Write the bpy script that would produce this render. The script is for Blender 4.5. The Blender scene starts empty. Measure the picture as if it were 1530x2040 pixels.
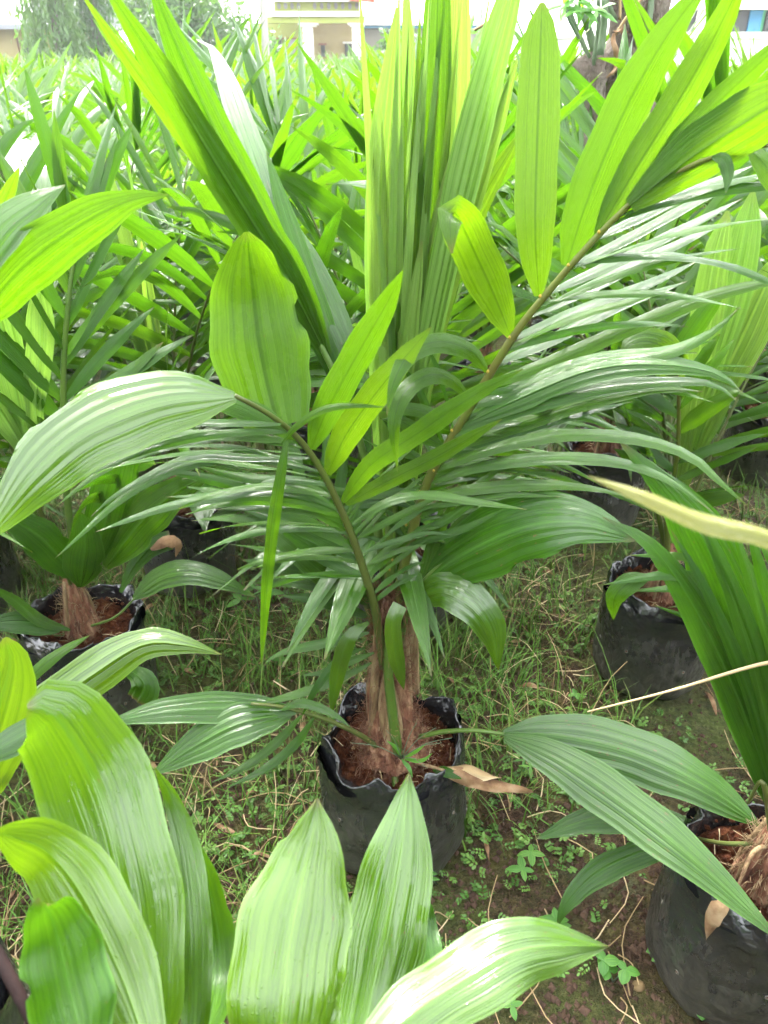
import bpy, math, random
import numpy as np
from mathutils import Vector, Matrix, noise as mnoise
R = math.radians
rng = random.Random(7)
nr = np.random.default_rng(11)
scn = bpy.context.scene
col = scn.collection

# ---------------------------------------------------------------- camera, sky, sun, exposure
CAM = Vector((0, 0, 1.5)); PITCH = R(30.6); FPX = 1533.0
cd = bpy.data.cameras.new('camera'); cam = bpy.data.objects.new('camera', cd); col.objects.link(cam)
cam.location = CAM; cam.rotation_euler = (R(90) - PITCH, 0, 0)
cd.sensor_fit = 'VERTICAL'; cd.sensor_height = 36; cd.lens = FPX / 2040 * 36
cd.clip_start = 0.02; cd.clip_end = 600
cd.dof.use_dof = True; cd.dof.focus_distance = 1.35; cd.dof.aperture_fstop = 10
scn.camera = cam
w = bpy.data.worlds.new('World'); scn.world = w; w.use_nodes = True
wn = w.node_tree.nodes; wl = w.node_tree.links
bg = wn['Background']; sky = wn.new('ShaderNodeTexSky'); sky.sky_type = 'NISHITA'; sky.sun_disc = False
SUN_EL, SUN_AZ = R(54), R(-20)
sky.sun_elevation = SUN_EL; sky.sun_rotation = SUN_AZ; sky.dust_density = 6; sky.air_density = 1.0; sky.ozone_density = 1.0
hsv = wn.new('ShaderNodeHueSaturation'); hsv.inputs['Saturation'].default_value = 0.35
cl = wn.new('ShaderNodeMix'); cl.data_type = 'RGBA'; cl.inputs[0].default_value = 0.5; cl.inputs[7].default_value = (7.4, 7.6, 7.9, 1)   # even overcast veil over the whole dome
wl.new(sky.outputs[0], hsv.inputs['Color']); wl.new(hsv.outputs[0], cl.inputs[6]); wl.new(cl.outputs[2], bg.inputs['Color'])
bg.inputs['Strength'].default_value = 0.13
sd = bpy.data.lights.new('sun', 'SUN'); so = bpy.data.objects.new('sun', sd); col.objects.link(so)
sd.energy = 1.5; sd.angle = R(10); sd.color = (1, 0.96, 0.9)
sdir = Vector((math.sin(SUN_AZ) * math.cos(SUN_EL), math.cos(SUN_AZ) * math.cos(SUN_EL), math.sin(SUN_EL)))
so.rotation_euler = sdir.to_track_quat('Z', 'Y').to_euler(); so.location = (0, 0, 8)
scn.view_settings.view_transform = 'Standard'; scn.view_settings.look = 'None'
scn.view_settings.exposure = 3.45; scn.view_settings.gamma = 1; scn.view_settings.use_curve_mapping = False
scn.cycles.max_bounces = 5; scn.cycles.transmission_bounces = 3; scn.cycles.diffuse_bounces = 3; scn.cycles.glossy_bounces = 2
scn.cycles.caustics_reflective = False; scn.cycles.caustics_refractive = False; scn.cycles.use_adaptive_sampling = True; scn.cycles.adaptive_threshold = 0.03
scn.cycles.use_denoising = True

CP, SP = math.cos(PITCH), math.sin(PITCH)
def ray(px, py):
    x = (px - 765) / FPX; y = (1020 - py) / FPX
    return Vector((x, CP + y * SP, -SP + y * CP))
def P(px, py, Y):
    d = ray(px, py); return CAM + d * (Y / d.y)
def PZ(px, py, z=0.0):
    d = ray(px, py); return CAM + d * ((z - CAM.z) / d.z)
def depth(p): return p.y * CP + (CAM.z - p.z) * SP

# ---------------------------------------------------------------- materials
def newmat(name):
    m = bpy.data.materials.new(name); m.use_nodes = True
    nt = m.node_tree; nt.nodes.clear()
    out = nt.nodes.new('ShaderNodeOutputMaterial')
    return m, nt, out
def N(nt, t, **kw):
    n = nt.nodes.new(t)
    for k, v in kw.items():
        if k in n.inputs: n.inputs[k].default_value = v
        else: setattr(n, k, v)
    return n
def math_(nt, op, a, b=None, c=None):
    n = nt.nodes.new('ShaderNodeMath'); n.operation = op
    for i, v in enumerate((a, b, c)):
        if v is None: continue
        if isinstance(v, (int, float)): n.inputs[i].default_value = v
        else: nt.links.new(v, n.inputs[i])
    return n.outputs[0]
def ramp(nt, fac, stops, interp='LINEAR'):
    n = nt.nodes.new('ShaderNodeValToRGB'); nt.links.new(fac, n.inputs[0])
    n.color_ramp.interpolation = interp
    e = n.color_ramp.elements
    while len(e) < len(stops): e.new(0.5)
    for i, (p, c) in enumerate(stops):
        e[i].position = p
        e[i].color = (c[0], c[1], c[2], 1) if not isinstance(c, (int, float)) else (c, c, c, 1)
    return n.outputs[0]
def mixc(nt, fac, a, b, mode='MIX'):
    n = nt.nodes.new('ShaderNodeMix'); n.data_type = 'RGBA'; n.blend_type = mode
    for s, v in ((n.inputs[0], fac), (n.inputs[6], a), (n.inputs[7], b)):
        if isinstance(v, (int, float)): s.default_value = v
        elif isinstance(v, tuple): s.default_value = (*v, 1)
        else: nt.links.new(v, s)
    return n.outputs[2]
def noise(nt, vec, scale, detail=3, rough=0.55):
    n = N(nt, 'ShaderNodeTexNoise'); n.inputs['Scale'].default_value = scale
    n.inputs['Detail'].default_value = detail; n.inputs['Roughness'].default_value = rough
    if vec is not None: nt.links.new(vec, n.inputs['Vector'])
    return n.outputs[0]

def leaf_mat(name, base, dark, trans, tmix=0.42, r0=0.16, r1=0.42, spots=0.0, stripes=34, cheap=False, spec=0.5, rib=1.9, vein=0.55):
    m, nt, out = newmat(name); L = nt.links
    uv = N(nt, 'ShaderNodeUVMap'); sep = N(nt, 'ShaderNodeSeparateXYZ'); L.new(uv.outputs[0], sep.inputs[0])
    oi = N(nt, 'ShaderNodeObjectInfo'); tc = N(nt, 'ShaderNodeTexCoord')
    u, v = sep.outputs[0], sep.outputs[1]
    rz = math_(nt, 'MULTIPLY', oi.outputs['Random'], 37.0)
    def uvec(su, sv):
        c = N(nt, 'ShaderNodeCombineXYZ')
        L.new(math_(nt, 'MULTIPLY', u, su), c.inputs[0]); L.new(math_(nt, 'MULTIPLY', v, sv), c.inputs[1]); L.new(rz, c.inputs[2])
        return c.outputs[0]
    st = noise(nt, uvec(stripes, 0.10), 1.0, 2)
    fine = noise(nt, uvec(stripes * 3.0, 0.12), 1.0, 1)
    blot = noise(nt, tc.outputs['Object'], 9.0, 3)
    f = math_(nt, 'ADD', math_(nt, 'MULTIPLY', st, 0.6), math_(nt, 'MULTIPLY', blot, 0.5))
    f = math_(nt, 'ADD', f, math_(nt, 'MULTIPLY', math_(nt, 'SUBTRACT', fine, 0.5), 0.35))
    k = ramp(nt, f, [(0.40, 0.0), (0.70, 1.0)])
    c = mixc(nt, k, dark, base)
    mid = math_(nt, 'ABSOLUTE', math_(nt, 'SUBTRACT', u, 0.5))
    mk = ramp(nt, mid, [(0.012, 1.0), (0.04, 0.0)])
    c = mixc(nt, math_(nt, 'MULTIPLY', mk, 0.35 if rib > 1 else 0.8), c, tuple(min(1, x * rib + (0.02 if rib > 1 else 0)) for x in base))
    edge = ramp(nt, mid, [(0.455, 0.0), (0.5, 1.0)])
    c = mixc(nt, math_(nt, 'MULTIPLY', edge, 0.45), c, tuple(min(1, x * 1.7 + 0.03) for x in base))
    vl = ramp(nt, fine, [(0.30, vein), (0.42, 0.0)])
    c = mixc(nt, vl, c, tuple(x * 0.55 for x in dark))
    # per-object variation
    rnd = ramp(nt, oi.outputs['Random'], [(0, (0.72, 0.82, 0.8)), (0.5, (0.97, 0.98, 1)), (1, (1.25, 1.1, 0.95))])
    c = mixc(nt, 1.0, c, rnd, 'MULTIPLY')
    if spots > 0:
        sp = noise(nt, uvec(9, 14), 2.2, 2)
        sk = ramp(nt, sp, [(0.80 - spots, 0.0), (0.83 - spots, 1.0)])
        c = mixc(nt, sk, c, (0.09, 0.055, 0.018))
        tp = ramp(nt, math_(nt, 'ADD', v, math_(nt, 'MULTIPLY', math_(nt, 'SUBTRACT', blot, 0.5), 0.12)), [(0.955, 0.0), (1.0, 0.9)])
        c = mixc(nt, tp, c, (0.12, 0.085, 0.03))
    tcx = mixc(nt, 1.0, trans, rnd, 'MULTIPLY')
    vk = ramp(nt, math_(nt, 'ADD', math_(nt, 'MULTIPLY', st, .55), math_(nt, 'MULTIPLY', fine, .45)), [(0.36, 1.0), (0.56, 0.0)])
    vk = math_(nt, 'MAXIMUM', math_(nt, 'MULTIPLY', vk, 0.75), mk)
    tcx = mixc(nt, math_(nt, 'MULTIPLY', vk, 0.8), tcx, tuple(x * q for x, q in zip(trans, (0.34, 0.5, 0.4))))
    wet = noise(nt, uvec(3.0, 5.5), 1.3, 4, 0.6)
    wk = ramp(nt, wet, [(0.38, 0.0), (0.62, 1.0)])
    rr = math_(nt, 'ADD', math_(nt, 'MULTIPLY', wk, r1 - r0), r0)
    drop = N(nt, 'ShaderNodeTexVoronoi'); drop.inputs['Scale'].default_value = 210; L.new(tc.outputs['Object'], drop.inputs['Vector'])
    dk = ramp(nt, drop.outputs['Distance'], [(0.10, 1.0), (0.22, 0.0)])
    h = math_(nt, 'ADD', math_(nt, 'MULTIPLY', st, 0.9), math_(nt, 'MULTIPLY', fine, 0.5))
    if not cheap: h = math_(nt, 'ADD', h, math_(nt, 'MULTIPLY', math_(nt, 'MULTIPLY', dk, wk), 0.22))
    if cheap: h = st
    bp = N(nt, 'ShaderNodeBump'); bp.inputs['Strength'].default_value = 0.6; bp.inputs['Distance'].default_value = 0.0018
    L.new(h, bp.inputs['Height'])
    pb = N(nt, 'ShaderNodeBsdfPrincipled'); L.new(c, pb.inputs['Base Color']); L.new(rr, pb.inputs['Roughness'])
    pb.inputs['Specular IOR Level'].default_value = spec; L.new(bp.outputs[0], pb.inputs['Normal'])
    tb = N(nt, 'ShaderNodeBsdfTranslucent'); L.new(tcx, tb.inputs['Color']); L.new(bp.outputs[0], tb.inputs['Normal'])
    ms = N(nt, 'ShaderNodeMixShader'); ms.inputs[0].default_value = tmix
    L.new(pb.outputs[0], ms.inputs[1]); L.new(tb.outputs[0], ms.inputs[2]); L.new(ms.outputs[0], out.inputs[0])
    return m

def simple_mat(name, c0, c1, scale=20, rough=0.7, bump=0.3, bdist=0.005, spec=0.3, stretch=(1, 1, 1), c2=None, coord='Object', uvr=None):
    m, nt, out = newmat(name); L = nt.links
    tc = N(nt, 'ShaderNodeTexCoord'); mp = N(nt, 'ShaderNodeMapping'); mp.inputs['Scale'].default_value = stretch
    L.new(tc.outputs[coord], mp.inputs[0])
    n1 = noise(nt, mp.outputs[0], scale, 5, 0.6)
    stops = [(0.3, c0), (0.7, c1)] if c2 is None else [(0.28, c0), (0.5, c1), (0.72, c2)]
    c = ramp(nt, n1, stops)
    if uvr is not None:
        uv = N(nt, 'ShaderNodeUVMap'); sep = N(nt, 'ShaderNodeSeparateXYZ'); L.new(uv.outputs[0], sep.inputs[0])
        c = mixc(nt, 0.85, c, ramp(nt, sep.outputs[0], uvr))
    pb = N(nt, 'ShaderNodeBsdfPrincipled'); L.new(c, pb.inputs['Base Color'])
    pb.inputs['Roughness'].default_value = rough; pb.inputs['Specular IOR Level'].default_value = spec
    if bump:
        bp = N(nt, 'ShaderNodeBump'); bp.inputs['Strength'].default_value = bump; bp.inputs['Distance'].default_value = bdist
        L.new(noise(nt, mp.outputs[0], scale * 2.5, 5, 0.65), bp.inputs['Height']); L.new(bp.outputs[0], pb.inputs['Normal'])
    L.new(pb.outputs[0], out.inputs[0])
    return m

M = {}
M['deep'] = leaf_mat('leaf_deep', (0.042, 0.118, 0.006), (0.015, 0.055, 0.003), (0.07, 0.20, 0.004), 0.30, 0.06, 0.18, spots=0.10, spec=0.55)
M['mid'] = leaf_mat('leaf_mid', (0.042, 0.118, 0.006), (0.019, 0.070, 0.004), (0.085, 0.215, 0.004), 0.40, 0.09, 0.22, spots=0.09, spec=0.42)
M['lit'] = leaf_mat('leaf_backlit', (0.055, 0.135, 0.007), (0.028, 0.082, 0.004), (0.115, 0.235, 0.003), 0.54, 0.2, 0.4, spec=0.3, spots=0.05, rib=.4)  # brighter copy of the leaf colours, with the backlit glow put in
M['fg'] = leaf_mat('leaf_foreground', (0.060, 0.130, 0.006), (0.036, 0.092, 0.005), (0.12, 0.235, 0.004), 0.40, 0.035, 0.10, spots=0.08, stripes=16, spec=0.95, vein=0.45)
M['spear'] = leaf_mat('leaf_spear', (0.15, 0.26, 0.045), (0.08, 0.165, 0.022), (0.21, 0.38, 0.04), 0.50, 0.25, 0.45, stripes=26, spec=.35, spots=.04)
M['field'] = leaf_mat('leaf_field', (0.06, 0.14, 0.011), (0.03, 0.085, 0.007), (0.125, 0.25, 0.008), 0.42, 0.12, 0.28, stripes=12, spec=0.8, cheap=True)
M['rachis'] = simple_mat('rachis', (0.065, 0.095, 0.016), (0.06, 0.065, 0.018), 30, 0.4, 0.2, 0.002, stretch=(1, 1, 0.3))
M['rachis_green'] = simple_mat('rachis_green', (0.045, 0.09, 0.014), (0.08, 0.13, 0.022), 18, 0.35, 0.1, 0.002)
M['rachis_brown'] = simple_mat('rachis_brown', (0.085, 0.07, 0.018), (0.08, 0.12, 0.016), 14, 0.45, 0.2, 0.002)
M['pulvinus'] = simple_mat('leaf_joint', (0.3, 0.2, 0.02), (0.22, 0.17, 0.03), 60, 0.5, 0)
M['fibre'] = simple_mat('fibre', (0.05, 0.017, 0.010), (0.19, 0.08, 0.045), 60, 0.9, 1.0, 0.012, c2=(0.40, 0.24, 0.14), stretch=(1, 1, 0.25))
M['sheath'] = simple_mat('dry_sheath', (0.07, 0.035, 0.018), (0.2, 0.13, 0.065), 34, 0.8, 0.9, 0.006, c2=(0.34, 0.26, 0.15), stretch=(2, 2, 0.3))
M['dry'] = simple_mat('dry_leaf', (0.07, 0.028, 0.014), (0.19, 0.11, 0.055), 25, 0.8, 0.6, 0.004, c2=(0.28, 0.2, 0.12))
M['soil'] = simple_mat('red_soil', (0.022, 0.008, 0.005), (0.10, 0.03, 0.013), 60, 0.95, 1.0, 0.03, c2=(0.2, 0.08, 0.035), spec=.1)
M['bark'] = simple_mat('bark', (0.06, 0.045, 0.035), (0.14, 0.11, 0.09), 14, 0.9, 1.0, 0.03, c2=(0.22, 0.19, 0.16), stretch=(1, 1, 0.6))
M['stem_green'] = simple_mat('green_stem', (0.07, 0.11, 0.06), (0.13, 0.17, 0.10), 10, 0.6, 0.3, 0.005)
M['weed'] = leaf_mat('weed_leaf', (0.09, 0.24, 0.03), (0.05, 0.16, 0.02), (0.25, 0.55, 0.04), 0.35, 0.4, 0.6, stripes=4)
M['yellow'] = leaf_mat('yellow_leaf', (0.5, 0.42, 0.05), (0.35, 0.28, 0.05), (0.7, 0.6, 0.08), 0.4, 0.4, 0.6)
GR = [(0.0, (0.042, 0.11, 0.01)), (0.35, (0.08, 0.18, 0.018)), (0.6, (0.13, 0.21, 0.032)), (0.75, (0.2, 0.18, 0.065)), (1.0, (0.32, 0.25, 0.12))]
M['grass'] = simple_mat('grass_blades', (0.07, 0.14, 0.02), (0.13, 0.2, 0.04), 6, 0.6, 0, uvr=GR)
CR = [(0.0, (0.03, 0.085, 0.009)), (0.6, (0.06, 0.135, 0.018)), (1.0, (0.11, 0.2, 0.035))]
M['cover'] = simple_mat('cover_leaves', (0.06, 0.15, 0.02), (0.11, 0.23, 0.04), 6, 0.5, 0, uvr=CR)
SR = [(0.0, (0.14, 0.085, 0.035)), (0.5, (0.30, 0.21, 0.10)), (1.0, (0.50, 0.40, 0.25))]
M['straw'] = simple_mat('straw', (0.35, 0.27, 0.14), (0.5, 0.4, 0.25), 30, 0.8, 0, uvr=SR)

def bag_mat():
    m, nt, out = newmat('black_polythene'); L = nt.links
    tc = N(nt, 'ShaderNodeTexCoord'); oi = N(nt, 'ShaderNodeObjectInfo')
    ad = N(nt, 'ShaderNodeVectorMath'); ad.operation = 'ADD'
    cb = N(nt, 'ShaderNodeCombineXYZ'); L.new(math_(nt, 'MULTIPLY', oi.outputs['Random'], 20.0), cb.inputs[0])
    L.new(tc.outputs['Object'], ad.inputs[0]); L.new(cb.outputs[0], ad.inputs[1]); vec = ad.outputs[0]
    sep = N(nt, 'ShaderNodeSeparateXYZ'); L.new(tc.outputs['Object'], sep.inputs[0]); z = sep.outputs[2]
    n1 = noise(nt, vec, 9, 5, 0.62); n2 = noise(nt, vec, 38, 4, 0.6)
    low = ramp(nt, math_(nt, 'ADD', z, math_(nt, 'MULTIPLY', math_(nt, 'SUBTRACT', n1, 0.5), 0.25)), [(0.0, 1.0), (0.12, 0.35), (0.3, 0.0)])
    dust = ramp(nt, n1, [(0.5, 0.0), (0.75, 0.3)])
    fk = math_(nt, 'MINIMUM', math_(nt, 'ADD', math_(nt, 'MULTIPLY', low, 0.8), dust), 0.9)
    mq = N(nt, 'ShaderNodeMapping'); mq.inputs['Scale'].default_value = (1, 1, .22); mq.inputs['Rotation'].default_value = (.35, .2, 0); L.new(vec, mq.inputs[0])
    sc_ = ramp(nt, noise(nt, mq.outputs[0], 70, 3, 0.6), [(0.42, 0.0), (0.62, 1.0)])
    fk = math_(nt, 'MULTIPLY', fk, ramp(nt, n2, [(0.3, 0.4), (0.6, 1.0)]))
    body = ramp(nt, z, [(0.10, 1.0), (0.27, 0.15)])
    fk = math_(nt, 'MAXIMUM', fk, math_(nt, 'MULTIPLY', math_(nt, 'MULTIPLY', sc_, body), 0.5))
    c = mixc(nt, fk, (0.005, 0.006, 0.009), (0.085, 0.078, 0.058))
    pb = N(nt, 'ShaderNodeBsdfPrincipled'); L.new(c, pb.inputs['Base Color'])
    L.new(math_(nt, 'ADD', math_(nt, 'MULTIPLY', fk, 0.55), 0.17), pb.inputs['Roughness']); pb.inputs['Specular IOR Level'].default_value = 0.8
    mp = N(nt, 'ShaderNodeMapping'); mp.inputs['Scale'].default_value = (1, 1, 1.1); L.new(vec, mp.inputs[0])
    bp = N(nt, 'ShaderNodeBump'); bp.inputs['Strength'].default_value = 0.5; bp.inputs['Distance'].default_value = 0.014
    r1 = math_(nt, 'ABSOLUTE', math_(nt, 'SUBTRACT', noise(nt, mp.outputs[0], 11, 2, 0.5), 0.5))
    r2 = math_(nt, 'ABSOLUTE', math_(nt, 'SUBTRACT', noise(nt, mp.outputs[0], 30, 2, 0.5), 0.5))
    hh = math_(nt, 'ADD', math_(nt, 'MULTIPLY', r1, 2.2), r2)
    L.new(hh, bp.inputs['Height']); L.new(bp.outputs[0], pb.inputs['Normal'])
    L.new(pb.outputs[0], out.inputs[0]); return m
M['bag'] = bag_mat()
M['bag_rim'] = simple_mat('shiny_polythene', (0.005, 0.006, 0.009), (0.012, 0.013, 0.017), 20, 0.2, 0.1, 0.004, spec=.6)

def ground_mat():
    m, nt, out = newmat('ground_soil'); L = nt.links
    tc = N(nt, 'ShaderNodeTexCoord'); vec = tc.outputs['Object']
    n0 = noise(nt, vec, 1.6, 4, 0.6); n1 = noise(nt, vec, 12, 5, 0.65); n2 = noise(nt, vec, 70, 4, 0.65)
    soil = ramp(nt, n2, [(0.28, (0.03, 0.016, 0.009)), (0.5, (0.08, 0.044, 0.025)), (0.72, (0.16, 0.10, 0.06))])
    n3 = noise(nt, vec, 260, 3, 0.6)
    soil = mixc(nt, ramp(nt, n3, [(0.35, 0.75), (0.62, 0.0)]), soil, (0.010, 0.006, 0.004))
    red = mixc(nt, ramp(nt, n1, [(0.48, 0.0), (0.68, 0.55)]), soil, (0.15, 0.055, 0.026))
    moss = ramp(nt, n2, [(0.3, (0.035, 0.062, 0.010)), (0.7, (0.11, 0.165, 0.036))])
    mk = ramp(nt, math_(nt, 'ADD', math_(nt, 'MULTIPLY', n0, 0.6), math_(nt, 'MULTIPLY', n1, 0.4)), [(0.42, 0.0), (0.6, 0.8)])
    c = mixc(nt, mk, red, moss)
    alg = ramp(nt, noise(nt, vec, 3.1, 4, 0.6), [(0.6, 0.0), (0.72, 0.6)])
    c = mixc(nt, alg, c, (0.15, 0.17, 0.09))
    pb = N(nt, 'ShaderNodeBsdfPrincipled'); L.new(c, pb.inputs['Base Color'])
    L.new(ramp(nt, n1, [(0.3, 0.45), (0.6, 0.85)]), pb.inputs['Roughness']); pb.inputs['Specular IOR Level'].default_value = 0.2
    bp = N(nt, 'ShaderNodeBump'); bp.inputs['Strength'].default_value = 1.0; bp.inputs['Distance'].default_value = 0.03
    L.new(math_(nt, 'ADD', math_(nt, 'ADD', n2, n1), math_(nt, 'MULTIPLY', n3, .5)), bp.inputs['Height']); L.new(bp.outputs[0], pb.inputs['Normal'])
    L.new(pb.outputs[0], out.inputs[0]); return m
M['ground'] = ground_mat()
def paint(name, c, rough=0.7, var=0.12, scale=3):
    return simple_mat(name, tuple(x * (1 - var) for x in c), c, scale, rough, 0.15, 0.01)
M['wgreen'] = paint('lime_wall_paint', (0.33, 0.37, 0.08)); M['wwhite'] = paint('white_paint', (0.72, 0.7, 0.66)); M['wcream'] = paint('cream_wall', (0.38, 0.31, 0.15))
M['wgrey'] = paint('grey_render', (0.26, 0.25, 0.22)); M['wblue'] = paint('blue_fascia', (0.05, 0.2, 0.36))
M['wred'] = paint('terracotta_roof', (0.36, 0.09, 0.05)); M['wroof'] = paint('grey_roof', (0.2, 0.21, 0.23))
M['wdark'] = paint('dark_opening', (0.03, 0.035, 0.035), 0.3); M['wkgreen'] = paint('green_kiosk_paint', (0.10, 0.42, 0.2))
M['wbrown'] = paint('brown_frame', (0.26, 0.12, 0.07)); M['wdoor'] = paint('grey_door', (0.35, 0.33, 0.38)); M['wyellow'] = paint('ochre_wall', (0.3, 0.25, 0.1))
M['tree_leaf'] = leaf_mat('tree_leaves', (0.07, 0.15, 0.035), (0.03, 0.08, 0.02), (0.16, 0.32, 0.04), 0.3, 0.4, 0.6, stripes=3)

# ---------------------------------------------------------------- geometry helpers
class G:
    def __init__(s): s.v = []; s.f = []; s.uv = []; s.mi = []; s.n = 0; s.flat = -1
    def add(s, V, F, UV=None, mi=0):
        V = np.asarray(V, float); o = s.n
        s.v.append(V); s.n += len(V)
        s.uv.append(np.asarray(UV, float) if UV is not None else np.zeros((len(V), 2)))
        for f in F: s.f.append(tuple(i + o for i in f)); s.mi.append(mi)
        return s
    def mesh(s, name, mats, smooth=True, off=(0, 0, 0)):
        V = np.concatenate(s.v) - np.asarray(off); UV = np.concatenate(s.uv)
        me = bpy.data.meshes.new(name); me.from_pydata(V.tolist(), [], s.f)
        for m in mats: me.materials.append(M[m])
        ul = me.uv_layers.new(name='UVMap'); vi = np.zeros(len(me.loops), np.int32); me.loops.foreach_get('vertex_index', vi)
        ul.data.foreach_set('uv', UV[vi].astype(np.float32).ravel())
        me.polygons.foreach_set('material_index', np.array(s.mi, np.int32))
        if smooth: me.polygons.foreach_set('use_smooth', np.array(s.mi, np.int32) != s.flat)
        me.update(); return me
    def obj(s, name, mats, parent=None, smooth=True, off=None):
        if off is None: off = root_loc(parent) if parent is not None else (0, 0, 0)
        return link(name, s.mesh(name, mats, smooth, off), parent)
def root_loc(o):
    while o.parent: o = o.parent
    return tuple(o.location)
def link(name, me, parent=None):
    o = bpy.data.objects.new(name, me); col.objects.link(o)
    if parent is not None: o.parent = parent
    return o
def tag(o, label=None, cat=None, group=None, kind=None):
    if label: o['label'] = label
    if cat: o['category'] = cat
    if group: o['group'] = group
    if kind: o['kind'] = kind
    return o
def empty(name, loc):
    o = bpy.data.objects.new(name, None); col.objects.link(o); o.location = loc; o.empty_display_size = 0.05
    return o
def spline(pts, n):
    p = [np.array(q, float) for q in pts]
    if len(p) == 2: return np.array([p[0] + (p[1] - p[0]) * t for t in np.linspace(0, 1, n)])
    p = [2 * p[0] - p[1]] + p + [2 * p[-1] - p[-2]]
    L = [np.linalg.norm(p[i + 1] - p[i]) for i in range(1, len(p) - 2)]; cum = np.concatenate([[0], np.cumsum(L)])
    out = []
    for s in np.linspace(0, cum[-1], n):
        i = min(np.searchsorted(cum, s, 'right') - 1, len(L) - 1); t = (s - cum[i]) / max(L[i], 1e-9)
        a, b, c, d = p[i], p[i + 1], p[i + 2], p[i + 3]
        out.append(0.5 * ((2 * b) + (c - a) * t + (2 * a - 5 * b + 4 * c - d) * t * t + (3 * b - 3 * c + d - a) * t ** 3))
    return np.array(out)
def nrm(a): return a / np.maximum(np.linalg.norm(a, axis=-1, keepdims=True), 1e-9)
PROF = {
    'lance': [(0, .12), (.06, .45), (.18, .82), (.35, 1), (.55, .95), (.75, .66), (.9, .28), (1, .02)],
    'strap': [(0, .18), (.06, .55), (.16, .9), (.3, 1), (.6, .95), (.8, .68), (.93, .28), (1, .02)],
    'blunt': [(0, .14), (.06, .5), (.18, .85), (.4, 1), (.75, .98), (.9, .8), (.97, .5), (1, .12)],
    'broad': [(0, .25), (.1, .55), (.25, .85), (.45, 1), (.62, .95), (.8, .66), (.92, .3), (.97, .1), (1, .015)],
    'egg': [(0, .1), (.1, .6), (.25, .93), (.4, 1), (.6, .93), (.8, .66), (.93, .33), (1, .04)],
    'open': [(0, .85), (.2, .95), (.45, 1), (.65, .93), (.82, .62), (.93, .27), (1, .015)],
    'spear': [(0, .35), (.3, .6), (.6, .95), (.75, 1), (.9, .8), (1, .1)],
    'paddle': [(0, .62), (.12, .8), (.35, 1), (.6, .93), (.8, .66), (.93, .34), (1, .05)],
    'wedge': [(0, .15), (.3, .5), (.6, .85), (.85, 1), (1, .92)],
}
def blade(g, C, width, Nv, prof='lance', nu=4, fold=.2, pleat=0.0, arch=0.0, wav=0.0, mi=0, seed=0, twist=0.0):
    """C: (n,3) centreline; Nv: (3,) or (n,3) normal wish"""
    C = np.asarray(C, float); n = len(C)
    T = nrm(np.gradient(C, axis=0)); Nv = np.broadcast_to(np.asarray(Nv, float), (n, 3))
    S = nrm(np.cross(T, Nv))
    for i in range(1, n):
        if np.dot(S[i], S[i - 1]) < 0: S[i] = -S[i]
    Nn = nrm(np.cross(S, T))
    if twist:
        a = np.linspace(0, twist, n)[:, None]; S, Nn = S * np.cos(a) + Nn * np.sin(a), Nn * np.cos(a) - S * np.sin(a)
    t = np.linspace(0, 1, n); pt, pw = zip(*PROF[prof]); W = np.interp(t, pt, pw)
    W = np.convolve(np.pad(W, 1, mode='edge'), [.2, .6, .2], 'valid'); W[-1] = pw[-1]
    W = W * width * 0.5
    u = np.linspace(-1, 1, nu + 1)
    zz = -fold * np.abs(u) - arch * u * u
    r = np.random.default_rng(seed)
    if pleat:
        zz = zz + .38 * pleat * np.where(np.arange(nu + 1) % 2 == 0, 1, -1) * r.uniform(.35, 1.25, nu + 1)
        u = u + np.r_[0, r.uniform(-.28, .28, nu - 1), 0] * 2 / nu
    ph = r.uniform(0, 6.28, 3)
    off = W[:, None] * zz[None, :]
    if wav:
        off = off + wav * np.sin(t[:, None] * 9 + ph[0] + u[None, :] * 1.3) * np.abs(u[None, :]) + wav * .5 * np.sin(t[:, None] * 19 + ph[1] - u[None, :] * 2)* np.abs(u[None, :])
    We = W * (1 + .035 * np.sin(t * 23 + ph[2]) * (t > .1))
    Uu = np.repeat(u[None, :], n, 0)
    if n >= 16 and width > .03 and r.random() < .6:      # chewed or torn margins
        for _ in range(r.integers(1, 4)):
            i_ = int(n * r.uniform(.3, .93)); sd_ = 0 if r.random() < .5 else -1; q_ = r.uniform(.78, .93)
            Uu[i_, sd_] = Uu[i_, sd_] * q_
            if i_ + 1 < n: Uu[i_ + 1, sd_] = Uu[i_ + 1, sd_] * (q_ + .08)
    V = C[:, None, :] + S[:, None, :] * (We[:, None] * Uu)[:, :, None] + Nn[:, None, :] * off[:, :, None]
    UV = np.stack(np.broadcast_arrays((u[None, :] + 1) / 2, t[:, None] * 1.0), -1)
    F = []
    if pleat:   # every pleat facet keeps its own crisp edges
        ix = np.repeat(np.arange(nu + 1), 2)[1:-1]; V = V[:, ix]; UV = UV[:, ix]; k = 2 * nu
        F = [(i * k + 2 * j, i * k + 2 * j + 1, (i + 1) * k + 2 * j + 1, (i + 1) * k + 2 * j) for i in range(n - 1) for j in range(nu)]
        g.add(V.reshape(-1, 3), F, UV.reshape(-1, 2), mi); return g
    UV = UV.reshape(-1, 2)
    k = nu + 1
    for i in range(n - 1):
        for j in range(nu): F.append((i * k + j, i * k + j + 1, (i + 1) * k + j + 1, (i + 1) * k + j))
    g.add(V.reshape(-1, 3), F, UV, mi); return g
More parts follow.
